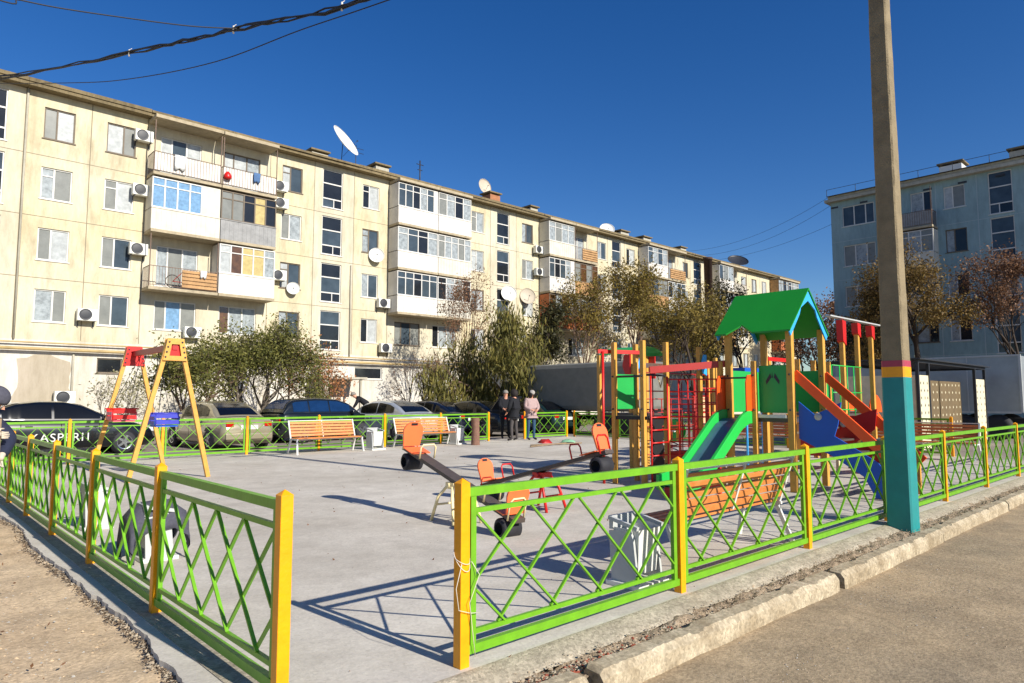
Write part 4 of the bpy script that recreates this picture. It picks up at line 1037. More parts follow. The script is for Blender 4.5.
# tarpaulin truck and box truck
def truck(name, label, loc, rz, box_m, L, W, z0, z1, cab_m, trim):
    t = thing(name, label, 'truck', loc, rz, 'trucks parked right of the playground')
    mb = MB(); N = 14
    mb.box(-L/2, L/2, -W/2, W/2, z0, z1); mb.build('cargo_box', box_m, t, bevel=.22 if box_m is TARP else .03)
    mb = MB()
    for x in (-L/2, L/2):
        for y in (-W/2, W/2): mb.box(x-.04, x+.04, y-.04, y+.04, z0-.02, z1+.03)
    for y in (-W/2, W/2): mb.box(-L/2+.04, L/2-.04, y-.03, y+.03, z1-.03, z1+.035); mb.box(-L/2+.04, L/2-.04, y-.03, y+.03, z0-.05, z0+.03)
    for i in range(1, 4): 
        x = -L/2+L*i/4; mb.box(x-.02, x+.02, -W/2-.015, -W/2+.01, z0+.03, z1-.03); mb.box(x-.02, x+.02, W/2-.01, W/2+.015, z0+.03, z1-.03)
    mb.build('edge_trim', trim, t)
    if box_m is TARP: bpy.data.objects.remove([c for c in t.children if c.name.startswith('edge_trim')][0])
    mb = MB(); mb.box(-L/2, L/2+1.9, -.4, .4, .62, .82); mb.build('chassis', M['black'], t)
    for x in (-L/2+.8, -L/2+1.9, L/2+1.1):
        for sy in (-1, 1):
            m2 = MB(); m2.lathe([(0, sy*(W/2-.05)), (.3, sy*(W/2-.03)), (.48, sy*(W/2-.05)), (.48, sy*(W/2-.33)), (0, sy*(W/2-.33))], (x, 0, .48), 18, axis='y'); m2.build('wheel', M['tyre'], t)
    mb = MB(); mb.prism([(L/2+.15, .6), (L/2+2.0, .6), (L/2+2.05, 1.5), (L/2+1.7, 2.4), (L/2+.15, 2.45)], 'y', -W/2+.1, W/2-.1); mb.build('cab', cab_m, t, bevel=.05)
    mb = MB(); mb.quad((L/2+2.055, -W/2+.25, 1.55), (L/2+2.055, W/2-.25, 1.55), (L/2+1.76, W/2-.25, 2.28), (L/2+1.76, -W/2+.25, 2.28)); mb.build('windscreen', CARGLASS, t)
TARP = mat('grey tarpaulin', '#77766e', .6, .15, 2.5, bump=.5, bscale=3); GBOX = mat('grey dented box', '#9aa0a2', .4, .12, 2, metal=.2, bump=.15, bscale=2)
truck('tarpaulin_truck', 'large dark grey tarpaulin covered truck behind the standing people', (23.9, 20.1, -.03), R(90), TARP, 6.6, 2.4, 1.0, 3.12, P_GREEN, M['darkmetal'])
truck('box_truck', 'grey box truck at the right edge behind the dark frame shed', (31.6, 8.8, -.03), R(90), GBOX, 6.6, 2.4, 1.05, 3.12, P_SILV, M['greywhite'])

# ------------------------------------------------------------------ shed with perforated panels (outside the right fence)
def perf(mb, x0, x1, z0, z1, y, rg_):
    mb.box(x0, x1, y, y+.03, z0, z1)
t = thing('bin_shelter', 'dark framed shelter with cream perforated side panels left of the box truck', 'shelter', (21.3, 6.2, -.03))
CPAN = mat('cream perforated panel', '#d9cfae', .6, .12, 4); BPAN = mat('brown perforated panel', '#6b5a3e', .7, .15, 3)
mb = MB()
for x in (0, .95, 5.9, 7.2):
    mb.box(x-.04, x+.04, -.04, .04, 0, 2.55)
    if x in (0, 7.2): mb.box(x-.04, x+.04, 2.3, 2.38, 0, 2.55)
mb.box(-.04, 7.24, -.04, .04, 2.551, 2.62); mb.box(-.04, 7.24, 2.3, 2.38, 2.551, 2.62); mb.box(-.04, .04, .041, 2.299, 2.551, 2.62); mb.box(7.16, 7.24, .041, 2.299, 2.551, 2.62)
mb.build('frame', M['darkmetal'], t)
mb = MB(); mb.box(-.2, 7.4, -.15, 2.5, 2.63, 2.67); mb.build('roof_sheet', M['darkmetal'], t)
HOLE = M['black']
for (x0, x1, nm) in ((.08, .9, 'side_panel'), (5.98, 7.12, 'side_panel')):
    mb = MB(); mb.box(x0, x1, -.015, .015, .12, 2.2); p = mb.build(nm, CPAN, t)
    mb = MB()
    rg2 = random.Random(int(x0*10))
    for i in range(9):
        for j in range(3):
            cx = x0+.12+j*(x1-x0-.24)/2+rg2.uniform(-.04, .04); cz = .3+i*.21; mb.prism([(cx-.035, cz), (cx, cz+.05), (cx+.035, cz), (cx, cz-.05)], 'y', -.019, -.016)
    mb.build('hole_pattern', HOLE, p)
for (x0, x1) in ((1.1, 3.4), (3.5, 5.85)):
    mb = MB(); mb.box(x0, x1, .40, .43, .1, 2.1); p = mb.build('back_panel', BPAN, t)
    mb = MB()
    for i in range(8):
        for j in range(6):
            cx = x0+.2+j*(x1-x0-.4)/5; cz = .3+i*.24; mb.prism([(cx-.04, cz), (cx, cz+.05), (cx+.04, cz), (cx, cz-.05)], 'y', .396, .399)
    mb.build('hole_pattern', CPAN, p)
for y0 in (.08,):
    mb = MB(); mb.box(-.015, .015, .06, 2.25, .12, 2.2); mb.build('end_panel', CPAN, t)
# ------------------------------------------------------------------ playground: climber with roofed tower
def playset():
    O = Vector((9.8, 5.0, 0)); t = thing('playground_climber', 'large climber with green gabled tower roof, slide, orange stair rails and red net', 'play structure', tuple(O))
    def L(x, y, z): return (x-O.x, y-O.y, z)
    def post(x, y, h, w=.10, m=M['playyellow'], nm='post'):
        mb = MB(); a = w/2; X, Y, _ = L(x, y, 0); mb.box(X-a, X+a, Y-a, Y+a, 0, h); return mb.build(nm, m, t, bevel=.006)
    FL, FR, BR, BL = (10.97, 5.05), (12.2, 5.05), (12.27, 6.15), (10.97, 6.15)
    for p in (FL, FR, BR, BL): post(*p, 2.72)
    post(10.88, 5.64, 2.14, .08); post(10.88, 6.27, 2.16, .08)
    A_, B_, C_, D_ = (9.78, 7.75), (9.78, 7.12), (10.42, 7.08), (10.42, 7.75)
    for p in (A_, B_, C_, D_): post(*p, 2.52, .08)
    post(11.15, 6.85, 2.46, .08)
    for p in ((11.8, 8.9), (12.55, 9.05), (11.6, 9.6)): post(*p, 2.45, .08)
    post(15.05, 8.8, 2.5, .08)
    # decks
    mb = MB(); mb.box(*[FL[0]-O.x-.02, FR[0]-O.x+.02, .02, 1.25], 1.12, 1.18); mb.build('tower_deck', M['plank'], t)
    mb = MB(); mb.box(A_[0]-O.x-.02, D_[0]-O.x+.02, 7.08-O.y, 7.78-O.y, 1.14, 1.2); mb.build('small_deck', M['black'], t)
    # roof
    ru, rz_, ez = 11.57, 3.36, 2.60; y0, y1 = 4.96, 6.32; du = .76
    def slope(sgn, nm):
        mb = MB(); X = ru-O.x
        def P(s, y, dz=0): return (X+sgn*du*s, y-O.y, rz_+(ez-rz_)*s+dz)
        if sgn < 0: outline = [(0, y0), (0, y1), (1, y1), (1, 6.10), (.80, 5.88), (1, 5.62), (1, y0)]
        else: outline = [(0, y0), (0, y1), (1, y1), (1, y0)]
        n_ = len(outline); mb.add([P(s, y, .03) for s, y in outline]+[P(s, y, 0) for s, y in outline], [tuple(range(n_)), tuple(range(n_, 2*n_))[::-1]]+[(i, (i+1) % n_, n_+(i+1) % n_, n_+i) for i in range(n_)])
        return mb.build(nm, M['roofgreen'], t)
    slope(-1, 'roof_panel'); slope(1, 'roof_panel')
    for yy in (y0+.02, y1-.04):
        for sgn in (-1, 1):
            mb = MB(); X = ru-O.x
            pts = [(X, rz_-.02), (X+sgn*.745, ez+.005), (X+sgn*.69, ez-.07), (X+sgn*.34, rz_-.45), (X+sgn*.28, rz_-.33), (X+sgn*.10, rz_-.24), (X, rz_-.19)]
            mb.prism(pts, 'y', yy-O.y, yy-O.y+.022); mb.build('gable_trim', M['skyblue'], t)
    # wall panels
    def board(poly, axis, t0, t1, m, nm='wall_panel'):
        mb = MB(); mb.prism(poly, axis, t0, t1); return mb.build(nm, m, t, bevel=.003)
    y = lambda v: v-O.y
    u = lambda v: v-O.x
    b = board([(y(5.12), 1.27), (y(5.60), 1.27), (y(5.60), 2.06), (y(5.12), 2.06)], 'x', u(10.975), u(10.995), M['green'])
    mb = MB()
    for s in (-1, 1): mb.prism([(y(5.36)+s*.02, 1.86), (y(5.36)+s*.11, 1.74), (y(5.36)+s*.12, 1.80), (y(5.36)+s*.04, 1.93)], 'x', u(10.971), u(10.974))
    mb.prism([(y(5.355), 1.85), (y(5.365), 1.95), (y(5.375), 1.85)], 'x', u(10.971), u(10.974)); mb.build('motif', M['darkmetal'], b)
    mb = MB(); mb.box(u(10.9), u(10.96), y(5.12), y(5.62), 1.19, 1.24); mb.build('deck_edge', M['white'], t)
    board([(u(11.1), 1.27), (u(12.15), 1.27), (u(12.15), 2.0), (u(11.1), 2.0)], 'y', y(6.16), y(6.18), M['green'])
    board([(y(5.12), 1.27), (y(6.1), 1.27), (y(6.1), 2.0), (y(5.12), 2.0)], 'x', u(12.23), u(12.25), M['green'])
    # orange slide cheeks and slide
    for v in (5.68, 6.22):
        board([(u(10.98), 1.30), (u(10.98), 1.92), (u(10.72), 1.90), (u(10.66), 1.78), (u(10.66), 1.30)], 'y', y(v)-.012, y(v)+.012, M['orange'], 'slide_cheek')
    mb = MB(); mb.tube([(u(10.8), y(5.68), 1.86), (u(10.8), y(6.22), 1.86)], .016, 8); mb.build('grab_bar', M['darkmetal'], t)
    prof = [(10.98, 1.17), (10.75, 1.17), (10.5, 1.08), (9.55, .40), (9.2, .24), (8.85, .20)]
    import bisect
    def smooth(pr, n=24):
        out = []
        for i in range(n+1):
            s = i/n*(len(pr)-1); k = min(len(pr)-2, int(s)); f = s-k; f2 = f*f*(3-2*f)*.35+f*.65
            out.append((pr[k][0]+(pr[k+1][0]-pr[k][0])*f2, pr[k][1]+(pr[k+1][1]-pr[k][1])*f2))
        return out
    sp = smooth(prof)
    mb = MB()
    for (a, za), (c, zc) in zip(sp, sp[1:]):
        mb.quad((u(a), y(5.74), za), (u(a), y(6.16), za), (u(c), y(6.16), zc), (u(c), y(5.74), zc))
        mb.quad((u(a), y(5.74), za-.03), (u(a), y(6.16), za-.03), (u(c), y(6.16), zc-.03), (u(c), y(5.74), zc-.03))
    sl_ = mb.build('slide_bed', M['steel'], t)
    for v in (5.70, 6.20):
        up = [(u(a), z+.15) for a, z in sp[1:]]; dn = [(u(a), z-.08) for a, z in sp[1:]]
        mb = MB(); mb.prism(up+dn[::-1], 'y', y(v)-.03, y(v)+.03); mb.build('slide_side', M['slidegreen'], t, bevel=.008)
    mb = MB(); mb.box(u(8.95), u(9.0), y(5.75), y(6.15), 0, .2); mb.box(u(9.9), u(9.94), y(5.75), y(6.15), 0, .6); mb.build('slide_support', M['red'], t)
    # stairs towards the fence
    for uu in (11.02, 12.2):
        mb = MB(); mb.beam((u(uu), y(5.02), 1.92), (u(uu), y(3.52), .52), .035, .15); mb.build('handrail', M['orange'], t, bevel=.006)
        mb = MB(); mb.beam((u(uu), y(3.6), .0), (u(uu), y(3.6), .62), .06, .06); mb.build('rail_foot', M['playyellow'], t)
    for k in range(6):
        mb = MB(); yy = 4.85-k*.23; mb.box(u(11.1), u(12.14), y(yy)-.09, y(yy)+.09, 1.0-k*.19, 1.03-k*.19); mb.build('stair_tread', M['plank'], t)
    bb = board([(y(4.97), 1.46), (y(4.72), 1.25), (y(4.52), 1.34), (y(4.3), 1.45), (y(4.36), 1.1), (y(4.42), .92), (y(4.08), .72), (y(3.80), .55), (y(3.62), .32), (y(3.58), .02), (y(3.85), .02), (y(4.0), .32), (y(4.45), .60), (y(4.98), .86)], 'x', u(11.045), u(11.07), M['blue'], 'stair_side')
    mb = MB(); mb.lathe([(0, -.03), (.05, -.028), (.062, 0)], (u(11.04), y(4.66), 1.22), 14, axis='x'); mb.build('hand_hold', M['greywhite'], bb)
    rb = board([(y(4.98), 1.2), (y(4.5), 1.22), (y(4.16), 1.34), (y(4.2), 1.0), (y(4.5), .78), (y(4.0), .62), (y(3.66), .3), (y(3.66), .02), (y(3.9), .02), (y(4.3), .42), (y(4.98), .7)], 'x', u(12.15), u(12.17), M['red'], 'stair_side')
    mb = MB(); mb.lathe([(0, -.03), (.05, -.028), (.062, 0)], (u(12.145), y(4.7), 1.08), 14, axis='x'); mb.build('hand_hold', M['greywhite'], rb)
    # lower-left climbing wall with tyres, red ladder
    mb = MB(); X0, X1, Y = u(9.86), u(10.36), y(7.02)
    for x in (X0, X1): mb.tube([(x, Y, 0), (x, Y, 1.9)], .017, 8)
    for k in range(6): mb.tube([(X0, Y, .08+.22*k), (X1, Y, .08+.22*k)], .014, 6)
    mb.build('red_ladder', M['red'], t)
    hull = []
    for k in range(5):
        z = .05+k*.24; hull += [(.11, z), (.17, z+.06), (.17, z+.14), (.11, z+.2)]
    cx = (X0+X1)/2
    poly = [(cx+a, z) for a, z in hull]+[(cx-a, z) for a, z in hull[::-1]]
    mb = MB(); mb.prism(poly, 'y', Y+.03, Y+.06); mb.build('black_climbing_board', M['black'], t)
    gp = board([(u(9.84), 1.32), (u(10.38), 1.32), (u(10.38), 1.95), (u(9.84), 1.95)], 'y', y(7.73), y(7.755), M['green'])
    mb = MB(); mb.tube([(u(9.8), y(7.1), 1.92), (u(10.42), y(7.08), 1.92)], .02, 6); mb.tube([(u(9.8), y(7.1), 1.9), (u(9.8), y(7.75), 1.9)], .02, 6); mb.build('guard_bar', M['darkmetal'], t)
    # fire pole
    mb = MB(); mb.tube([(u(9.62), y(7.88), 0), (u(9.62), y(7.88), 2.36)], .024, 8); mb.build('sliding_pole', M['red'], t)
    mb = MB(); mb.beam((u(9.56), y(7.95), 2.36), (u(10.46), y(7.6), 2.36), .06, .07); mb.build('pole_bracket', M['red'], t)
    # upper red beam, nets
    mb = MB(); mb.beam((u(9.84), y(7.02), 2.0), (u(10.96), y(6.22), 2.12), .05, .12); mb.build('top_beam', M['darkred'], t)
    def net(p, q, z0, z1, nv, nh, m, nm):
        mb = MB(); p = Vector((*p, 0)); q = Vector((*q, 0))
        for i in range(nv+1):
            c = p.lerp(q, i/nv); mb.tube([(u(c.x), y(c.y), z0), (u(c.x), y(c.y), z1)], .012, 6)
        for j in range(nh+1):
            z = z0+(z1-z0)*j/nh; mb.tube([(u(p.x), y(p.y), z), (u(q.x), y(q.y), z)], .012, 6)
        return mb.build(nm, m, t)
    net((10.46, 7.05), (10.97, 6.22), .3, 1.85, 6, 7, M['red'], 'climbing_net')
    net((10.46, 7.75), (12.7, 7.6), .25, 2.0, 5, 5, M['darkred'], 'climbing_net')
    net((11.15, 6.85), (12.45, 6.95), 0.1, 1.7, 6, 6, M['red'], 'climbing_net')
    net((11.8, 8.05), (12.7, 7.6), .2, 1.9, 3, 5, M['red'], 'climbing_net')
    for z_ in (.35, .75, 1.15):
        mb = MB(); mb.beam((u(12.8), y(7.7), z_), (u(15.0), y(8.6), z_), .03, .14); mb.build('red_slat', M['darkred'], t)
    for p in ((12.75, 7.65), (13.9, 8.2)): post(*p, 2.3, .08)
    net((11.8, 8.9), (14.6, 8.8), .3, 1.5, 8, 4, M['darkred'], 'climbing_net')
    mb = MB()
    for k in range(5):
        x = 10.75+k*.32; mb.tube([(u(x), y(7.5), 1.95), (u(x+.1), y(7.5), 1.72), (u(x+.2), y(7.5), 1.95)], .012, 5)
    mb.build('swing_ring', M['cream'], t)
    mb = MB(); mb.beam((u(10.6), y(7.3), .48), (u(12.2), y(6.9), .48), .03, .13); mb.build('low_board', M['darkred'], t)
    mb = MB(); mb.beam((u(11.9), y(8.75), 2.22), (u(11.2), y(6.9), 2.08), .06, .1); mb.build('cross_beam', M['peach'], t)
    for (bx_, by_, bz_, s) in ((11.75, 8.7, 2.2, 1), (11.12, 6.80, 2.12, 1.2)):
        mb = MB(); X, Y_ = u(bx_), y(by_)
        mb.prism([(X-.14*s, bz_-.1), (X-.04, bz_+.06), (X+.02, bz_+.16*s), (X+.09*s, bz_+.16*s), (X+.09*s, bz_-.16*s), (X-.02, bz_-.12*s), (X-.03, bz_-.05)], 'y', Y_-.06, Y_-.04); mb.build('blue_bracket', M['skyblue'], t)
    for (px_, py_) in (FL, FR, BL, (10.88, 5.64), A_, B_, C_):
        X, Y_, _ = L(px_, py_, 0)
        for z in (.35, 1.32, 1.9): mb = MB(); mb.lathe([(0, X-.062), (.016, X-.06), (.018, X-.045)], (0, Y_, z), 8, axis='x'); mb.build('bolt_cap', M['darkmetal'], t)
    # small far arch: green top, red ends
    mb = MB(); arc = [(math.cos(math.pi*i/8)*.55, 2.45+.18*math.sin(math.pi*i/8)) for i in range(9)]
    for (a, za), (c, zc) in zip(arc, arc[1:]): mb.quad((u(12.15)+a, y(8.7), za), (u(12.15)+c, y(8.7), zc), (u(12.15)+c, y(9.6), zc), (u(12.15)+a, y(9.6), za))
    mb.build('arched_roof', M['green'], t)
    for x in (11.7, 12.6):
        mb = MB(); mb.prism([(y(8.85), 1.95), (y(8.95), 1.95), (y(9.05), 2.2), (y(9.0), 2.44), (y(8.85), 2.44)], 'x', u(x), u(x)+.03); mb.build('red_cheek', M['red'], t)
    mb = MB(); mb.box(u(11.7), u(12.65), y(8.7), y(9.6), 1.15, 1.2); mb.build('far_deck', M['plank'], t)
    # bridge and blue awning further right
    mb = MB(); mb.beam((u(13.4), y(7.3), 2.05), (u(14.6), y(7.3), 2.05), .3, .22); mb.build('blue_awning', M['blue'], t)
    mb = MB(); mb.tube([(u(13.8), y(7.35), 0), (u(13.8), y(7.35), 2.0)], .025, 8); mb.tube([(u(14.5), y(7.35), 0), (u(14.5), y(7.35), 2.0)], .025, 8); mb.build('blue_pole', M['skyblue'], t)
    return t
playset()
def playset2():
    O = Vector((16.9, 6.5, 0)); t = thing('playground_climber', 'smaller climber with three red topped flag posts and green panels right of the tower', 'play structure', tuple(O))
    def post(x, y, h, w=.10): 
        mb = MB(); a = w/2; mb.box(x-a, x+a, y-a, y+a, 0, h); return mb.build('post', M['playyellow'], t, bevel=.006)
    for x in (0, .93, 1.86):
        p = post(x, 0, 3.3)
        mb = MB(); lo_ = 2.78 if x == 0 else 3.02; mb.prism([(x-.10, lo_+.1), (x-.12, 3.38), (x+.09, 3.36), (x+.08, lo_), (x, lo_+.05)], 'y', -.075, .075); mb.build('red_flag_top', M['red'], t)
        post(x, 1.1, 2.5)
    mb = MB(); mb.beam((-.8, 0, 3.43), (2.5, 0, 3.43), .16, .03); mb.build('top_beam', M['greywhite'], t)
    post(.3, 2.0, 2.5); mb = MB(); mb.beam((.2, 2.0, 2.55), (1.3, 2.0, 2.55), .1, .1); mb.build('red_bar', M['red'], t)
    mb = MB()
    for z in (1.25, 1.65, 2.28): mb.tube([(-.8, -.05, z), (.98, -.05, z)], .014, 6)
    for x in (-.8, -.35, .1, .5, .9): mb.tube([(x, -.05, 1.0), (x, -.05, 2.28)], .014, 6)
    mb.build('green_guard_rail', M['slidegreen'], t)
    for (a, b) in ((-.2, .95), (1.0, 1.9)):
        mb = MB(); mb.box(a, b, 1.06, 1.09, 1.2, 2.15); mb.build('green_panel', M['green'], t)
    mb = MB(); mb.box(-.1, .2, 1.03, 1.05, 1.55, 1.85); mb.build('pale_motif', M['cream'], t)
    mb = MB(); mb.box(-.1, 2.0, -.05, 1.15, 1.1, 1.15); mb.build('deck', M['plank'], t)
    for yy in (.15, .85):
        pts = [(2.0, 1.2)]+[(2.0+.42*(1-math.cos(math.pi*i/8))+.0, 1.2+.42*math.sin(math.pi*i/8)) for i in range(1, 8)]+[(2.85, 1.15)]
        mb = MB(); mb.prism(pts, 'y', yy-.015, yy+.015); mb.build('round_cheek', M['orange'], t)
        mb = MB(); mb.beam((2.3, yy, 1.2), (4.1, yy, .2), .04, .16); mb.build('slide_side', M['orange'], t)
    mb = MB(); mb.beam((1.95, .5, 1.18), (4.1, .5, .15), .62, .02); mb.build('slide_bed', M['greywhite'], t)
playset2()
def rider(loc, label):
    t = thing('spring_rider', label, 'spring rider', loc)
    mb = MB(); mb.tube([(.09*math.cos(i*.9), .09*math.sin(i*.9), .02+i*.02) for i in range(24)], .014, 5); mb.build('spring', M['darkmetal'], t)
    mb = MB(); mb.prism([(.3*math.cos(2*math.pi*i/16), .75+.28*math.sin(2*math.pi*i/16)) for i in range(16)], 'x', -.08, -.05); mb.prism([(.3*math.cos(2*math.pi*i/16), .75+.28*math.sin(2*math.pi*i/16)) for i in range(16)], 'x', .05, .08); mb.build('side_board', M['slidegreen'], t)
    mb = MB()
    for k in (-.16, 0, .16): mb.box(-.083, -.081, k-.03, k+.03, .52, .96)
    mb.build('stripe', M['yellow'], t)
    mb = MB(); mb.box(-.15, .15, -.12, .12, .72, .76); mb.build('seat', M['white'], t)
    mb = MB(); mb.tube([(-.2, .1, .95), (.2, .1, .95)], .018, 6); mb.build('handle', M['red'], t)
rider((14.1, 9.4, 0), 'green and yellow striped spring rider behind the red net')
for k, (x, y_) in enumerate(((15.4, 9.3), (16.2, 9.9))):
    t = thing('activity_board', ['pale pink rounded activity board behind the net, nearer one', 'pale pink rounded activity board behind the net, farther one'][k], 'play board', (x, y_, 0))
    mb = MB(); w = .38; mb.prism([(-w, .9), (-w, 1.45), (-w+.1, 1.55), (w-.1, 1.55), (w, 1.45), (w, .9)], 'y', -.02, .02); mb.prism([(-w, .1), (-w, .75), (w, .75), (w, .1)], 'y', -.02, .02); mb.build('panel', M['peach'], t)
    mb = MB(); mb.box(-w-.06, -w, -.03, .03, 0, 1.6); mb.box(w, w+.06, -.03, .03, 0, 1.6); mb.build('frame', M['red'], t)
t = thing('sand_table', 'dark red boxed play table with cream rim under the tower', 'play table', (15.2, 6.2, 0))
mb = MB(); mb.box(-.5, .5, -.4, .4, .3, .75); mb.build('box', M['darkred'], t)
mb = MB(); mb.box(-.56, .56, -.46, -.4, .751, .79); mb.box(-.56, .56, .4, .46, .751, .79); mb.box(-.56, -.5, -.4, .4, .751, .79); mb.box(.5, .56, -.4, .4, .751, .79); mb.build('rim', M['cream'], t)
for sx in (-1, 1):
    for sy in (-1, 1):
        mb = MB(); mb.box(sx*.45-.03, sx*.45+.03, sy*.35-.03, sy*.35+.03, 0, .3); mb.build('leg', M['cream'], t)

# ------------------------------------------------------------------ seesaws
def seesaw(label, loc, rz, tilt, frame_m, plank_m, L=2.6, stand_m=None, seat_m=None, hub=.5):
    t = thing('seesaw', label, 'seesaw', loc, rz, 'seesaws in the middle of the playground'); h = L/2
    sm = stand_m or frame_m
    for x in (-.2, .2):
        mb = MB(); mb.tube([(x, -.26, 0), (x*.8, -.16, .3), (x*.5, -.07, hub-.06), (x*.5, .07, hub-.06), (x*.8, .16, .3), (x, .26, 0)], .02, 8); mb.build('stand', sm, t)
    for yy in (-.2, .2): mb = MB(); mb.tube([(-.17, yy, .2), (.17, yy, .2)], .014, 6); mb.build('brace', sm, t)
    mb = MB(); mb.tube([(-.13, 0, hub-.03), (.13, 0, hub-.03)], .03, 8); mb.build('axle', sm, t)
    c, s = math.cos(tilt), math.sin(tilt)
    def P(a, z, y=0): return (y, a*c-z*s, hub+a*s+z*c)        # plank runs along local y
    mb = MB(); mb.beam(P(-h, .03), P(h, .03), .17, .05); mb.build('plank', plank_m, t, bevel=.004)
    mb = MB(); mb.box(-.1, .1, -.09, .09, hub-.06, hub+.0); mb.build('hub_plate', frame_m, t)
    for e in (-1, 1):
        b = e*(h-.12)
        # back rest: rounded shield
        w, H_ = .15, .34; pts = []
        for i in range(11):
            a = math.pi*i/10; pts.append((w*math.cos(a), H_-.13+.13*math.sin(a)))
        pts += [(-w*.82, .0), (w*.82, .0)]
        mb = MB(); n = len(pts); off = .02*e
        v0 = [P(b+e*.02, .08+z, y) for y, z in pts]; v1 = [P(b+e*.045, .08+z, y) for y, z in pts]
        mb.add(v0+v1, [tuple(range(n))[::-1], tuple(range(n, 2*n))]+[(i, (i+1) % n, n+(i+1) % n, n+i) for i in range(n)])
        sb = mb.build('backrest', seat_m or M['seatorange'], t)
        mb = MB(); q = [(-.05, .29), (.05, .29), (.05, .325), (-.05, .325)]
        mb.add([P(b+e*.018, .08+z, y) for y, z in q]+[P(b+e*.047, .08+z, y) for y, z in q], [(0, 1, 2, 3), (4, 5, 6, 7), (0, 1, 5, 4), (2, 3, 7, 6)]); mb.build('grip_slot', M['black'], sb)
        mb = MB(); mb.add([P(b, .062, -.14), P(b, .062, .14), P(b-e*.26, .062, .14), P(b-e*.26, .062, -.14), P(b, .075, -.14), P(b, .075, .14), P(b-e*.26, .075, .14), P(b-e*.26, .075, -.14)], [(0,1,2,3),(4,5,6,7),(0,1,5,4),(1,2,6,5),(2,3,7,6),(3,0,4,7)]); mb.build('seat', seat_m or M['seatorange'], t)
        mb = MB(); mb.tube([P(b+e*.055, .02, -.11), P(b+e*.055, .22, -.11), P(b+e*.055, .26, -.07), P(b+e*.055, .26, .07), P(b+e*.055, .22, .11), P(b+e*.055, .02, .11)], .011, 6); mb.build('back_frame', frame_m, t)
        g = b-e*.42
        mb = MB(); mb.tube([P(g, .05, -.11), P(g, .2, -.11), P(g+.0, .24, -.08), P(g, .24, .08), P(g, .2, .11), P(g, .05, .11)], .012, 6); mb.build('handle', frame_m, t)
        # half tyre buffer under the end
        mb = MB(); cx = b-e*.05; k = []; rr_ = .115
        for xx, r_ in ((-.13, rr_*.75), (-.11, rr_), (.11, rr_), (.13, rr_*.75)): k.append((r_, xx))
        mb.lathe([(.07, -.13)]+k+[(.07, .13)], P(cx, -.115), 18, axis='x'); mb.build('tyre_buffer', M['tyre'], t)
    return t
seesaw('seesaw with cream stand in front, its far orange seat raised', (5.33, 6.70, 0), R(-6), R(14.5), M['cream'], M['plank'], 2.6, hub=.48)
seesaw('seesaw with red stand behind the fence, its near orange seat raised', (6.80, 6.66, 0), R(2), R(-15), M['red'], M['plank'], 2.4, hub=.5)

# ------------------------------------------------------------------ swing
def swing():
    O = Vector((4.15, 15.2, 0)); t = thing('swing_set', 'yellow A frame swing set with red beam and two hanging seats at the left', 'swing set', tuple(O))
    H = 2.62
    for yy in (-1.4, 1.35):
        for s in (-1, 1):
            mb = MB(); mb.beam((s*.70, yy, 0), (s*.10, yy, H), .08, .08, up=(0, 1, 0)); mb.build('leg', M['playyellow'], t, bevel=.006)
        for k, dy in enumerate((-.06, .06)):
            mb = MB()
            o = [(-.145, H+.02), (.145, H+.02), (.215, H-.40), (-.215, H-.40)]; i_ = [(-.07, H-.09), (.07, H-.09), (.105, H-.31), (-.105, H-.31)]
            vs_ = [(a, yy+dy*1.0, z) for a, z in o+i_]+[(a, yy+dy*1.35, z) for a, z in o+i_]
            fs = []
            for q in range(4):
                q2 = (q+1) % 4; fs += [(q, q2, 4+q2, 4+q), (8+q, 12+q, 12+q2, 8+q2), (q, 8+q, 8+q2, q2), (4+q, 4+q2, 12+q2, 12+q)]
            mb.add(vs_, fs); mb.build('apex_plate', M['playyellow'] if (yy < 0) else M['red'], t)
        mb = MB(); mb.prism([(-.08, H-.08), (.08, H-.08), (.115, H-.32), (-.115, H-.32)], 'y', yy-.03, yy+.03); mb.build('apex_panel', M['red'], t)
        mb = MB()
        for s in (-1, 1):
            for k in range(4): mb.lathe([(0, -.09), (.018, -.09), (.018, -.07)], (s*(.115+k*.02), yy, H-.05-k*.095), 8, axis='y')
        mb.build('bolt', M['darkmetal'], t)
    mb = MB(); mb.beam((0, -1.45, H-.14), (0, 1.4, H-.14), .09, .11); mb.build('beam', M['darkred'], t)
    def seat(y0, dx, z, c1, c2, nm):
        rt = []
        mb = MB()
        for sy in (-.2, .2):
            for sx in (-.18, .18): mb.tube([(0, y0+sy, H-.2), (dx+sx*.9, y0+sy, z+.22)], .007, 4)
        mb.build('chain', M['darkmetal'], t)
        mb = MB()
        for k in range(2):
            mb.box(dx-.24, dx-.215, y0-.22, y0+.22, z+.02+k*.09, z+.09+k*.09); mb.box(dx+.20, dx+.225, y0-.22, y0+.22, z+.02+k*.09, z+.09+k*.09)
        mb.box(dx-.2, dx+.2, y0-.2, y0+.2, z-.02, z+.01); s = mb.build(nm, c1, t)
        for q in (-1, 1):
            mb = MB()
            for k in range(2): mb.box(dx-.21, dx+.20, *sorted((y0+q*.245, y0+q*.221)), z+.03+k*.12, z+.11+k*.12)
            mb.tube([(dx-.26, y0+q*.24, z+.24), (dx+.25, y0+q*.24, z+.24)], .014, 6); mb.tube([(dx-.22, y0+q*.235, z), (dx-.22, y0+q*.235, z+.24)], .012, 5)
            mb.build('seat_side', c2, s)
    seat(-.62, .10, .98, M['blue'], mat('violet plastic', '#3a3fae', .4, .1, 5), 'seat')
    seat(.62, -.35, 1.06, mat('pink plastic', '#e0506e', .4, .1, 5), M['red'], 'seat')
swing()

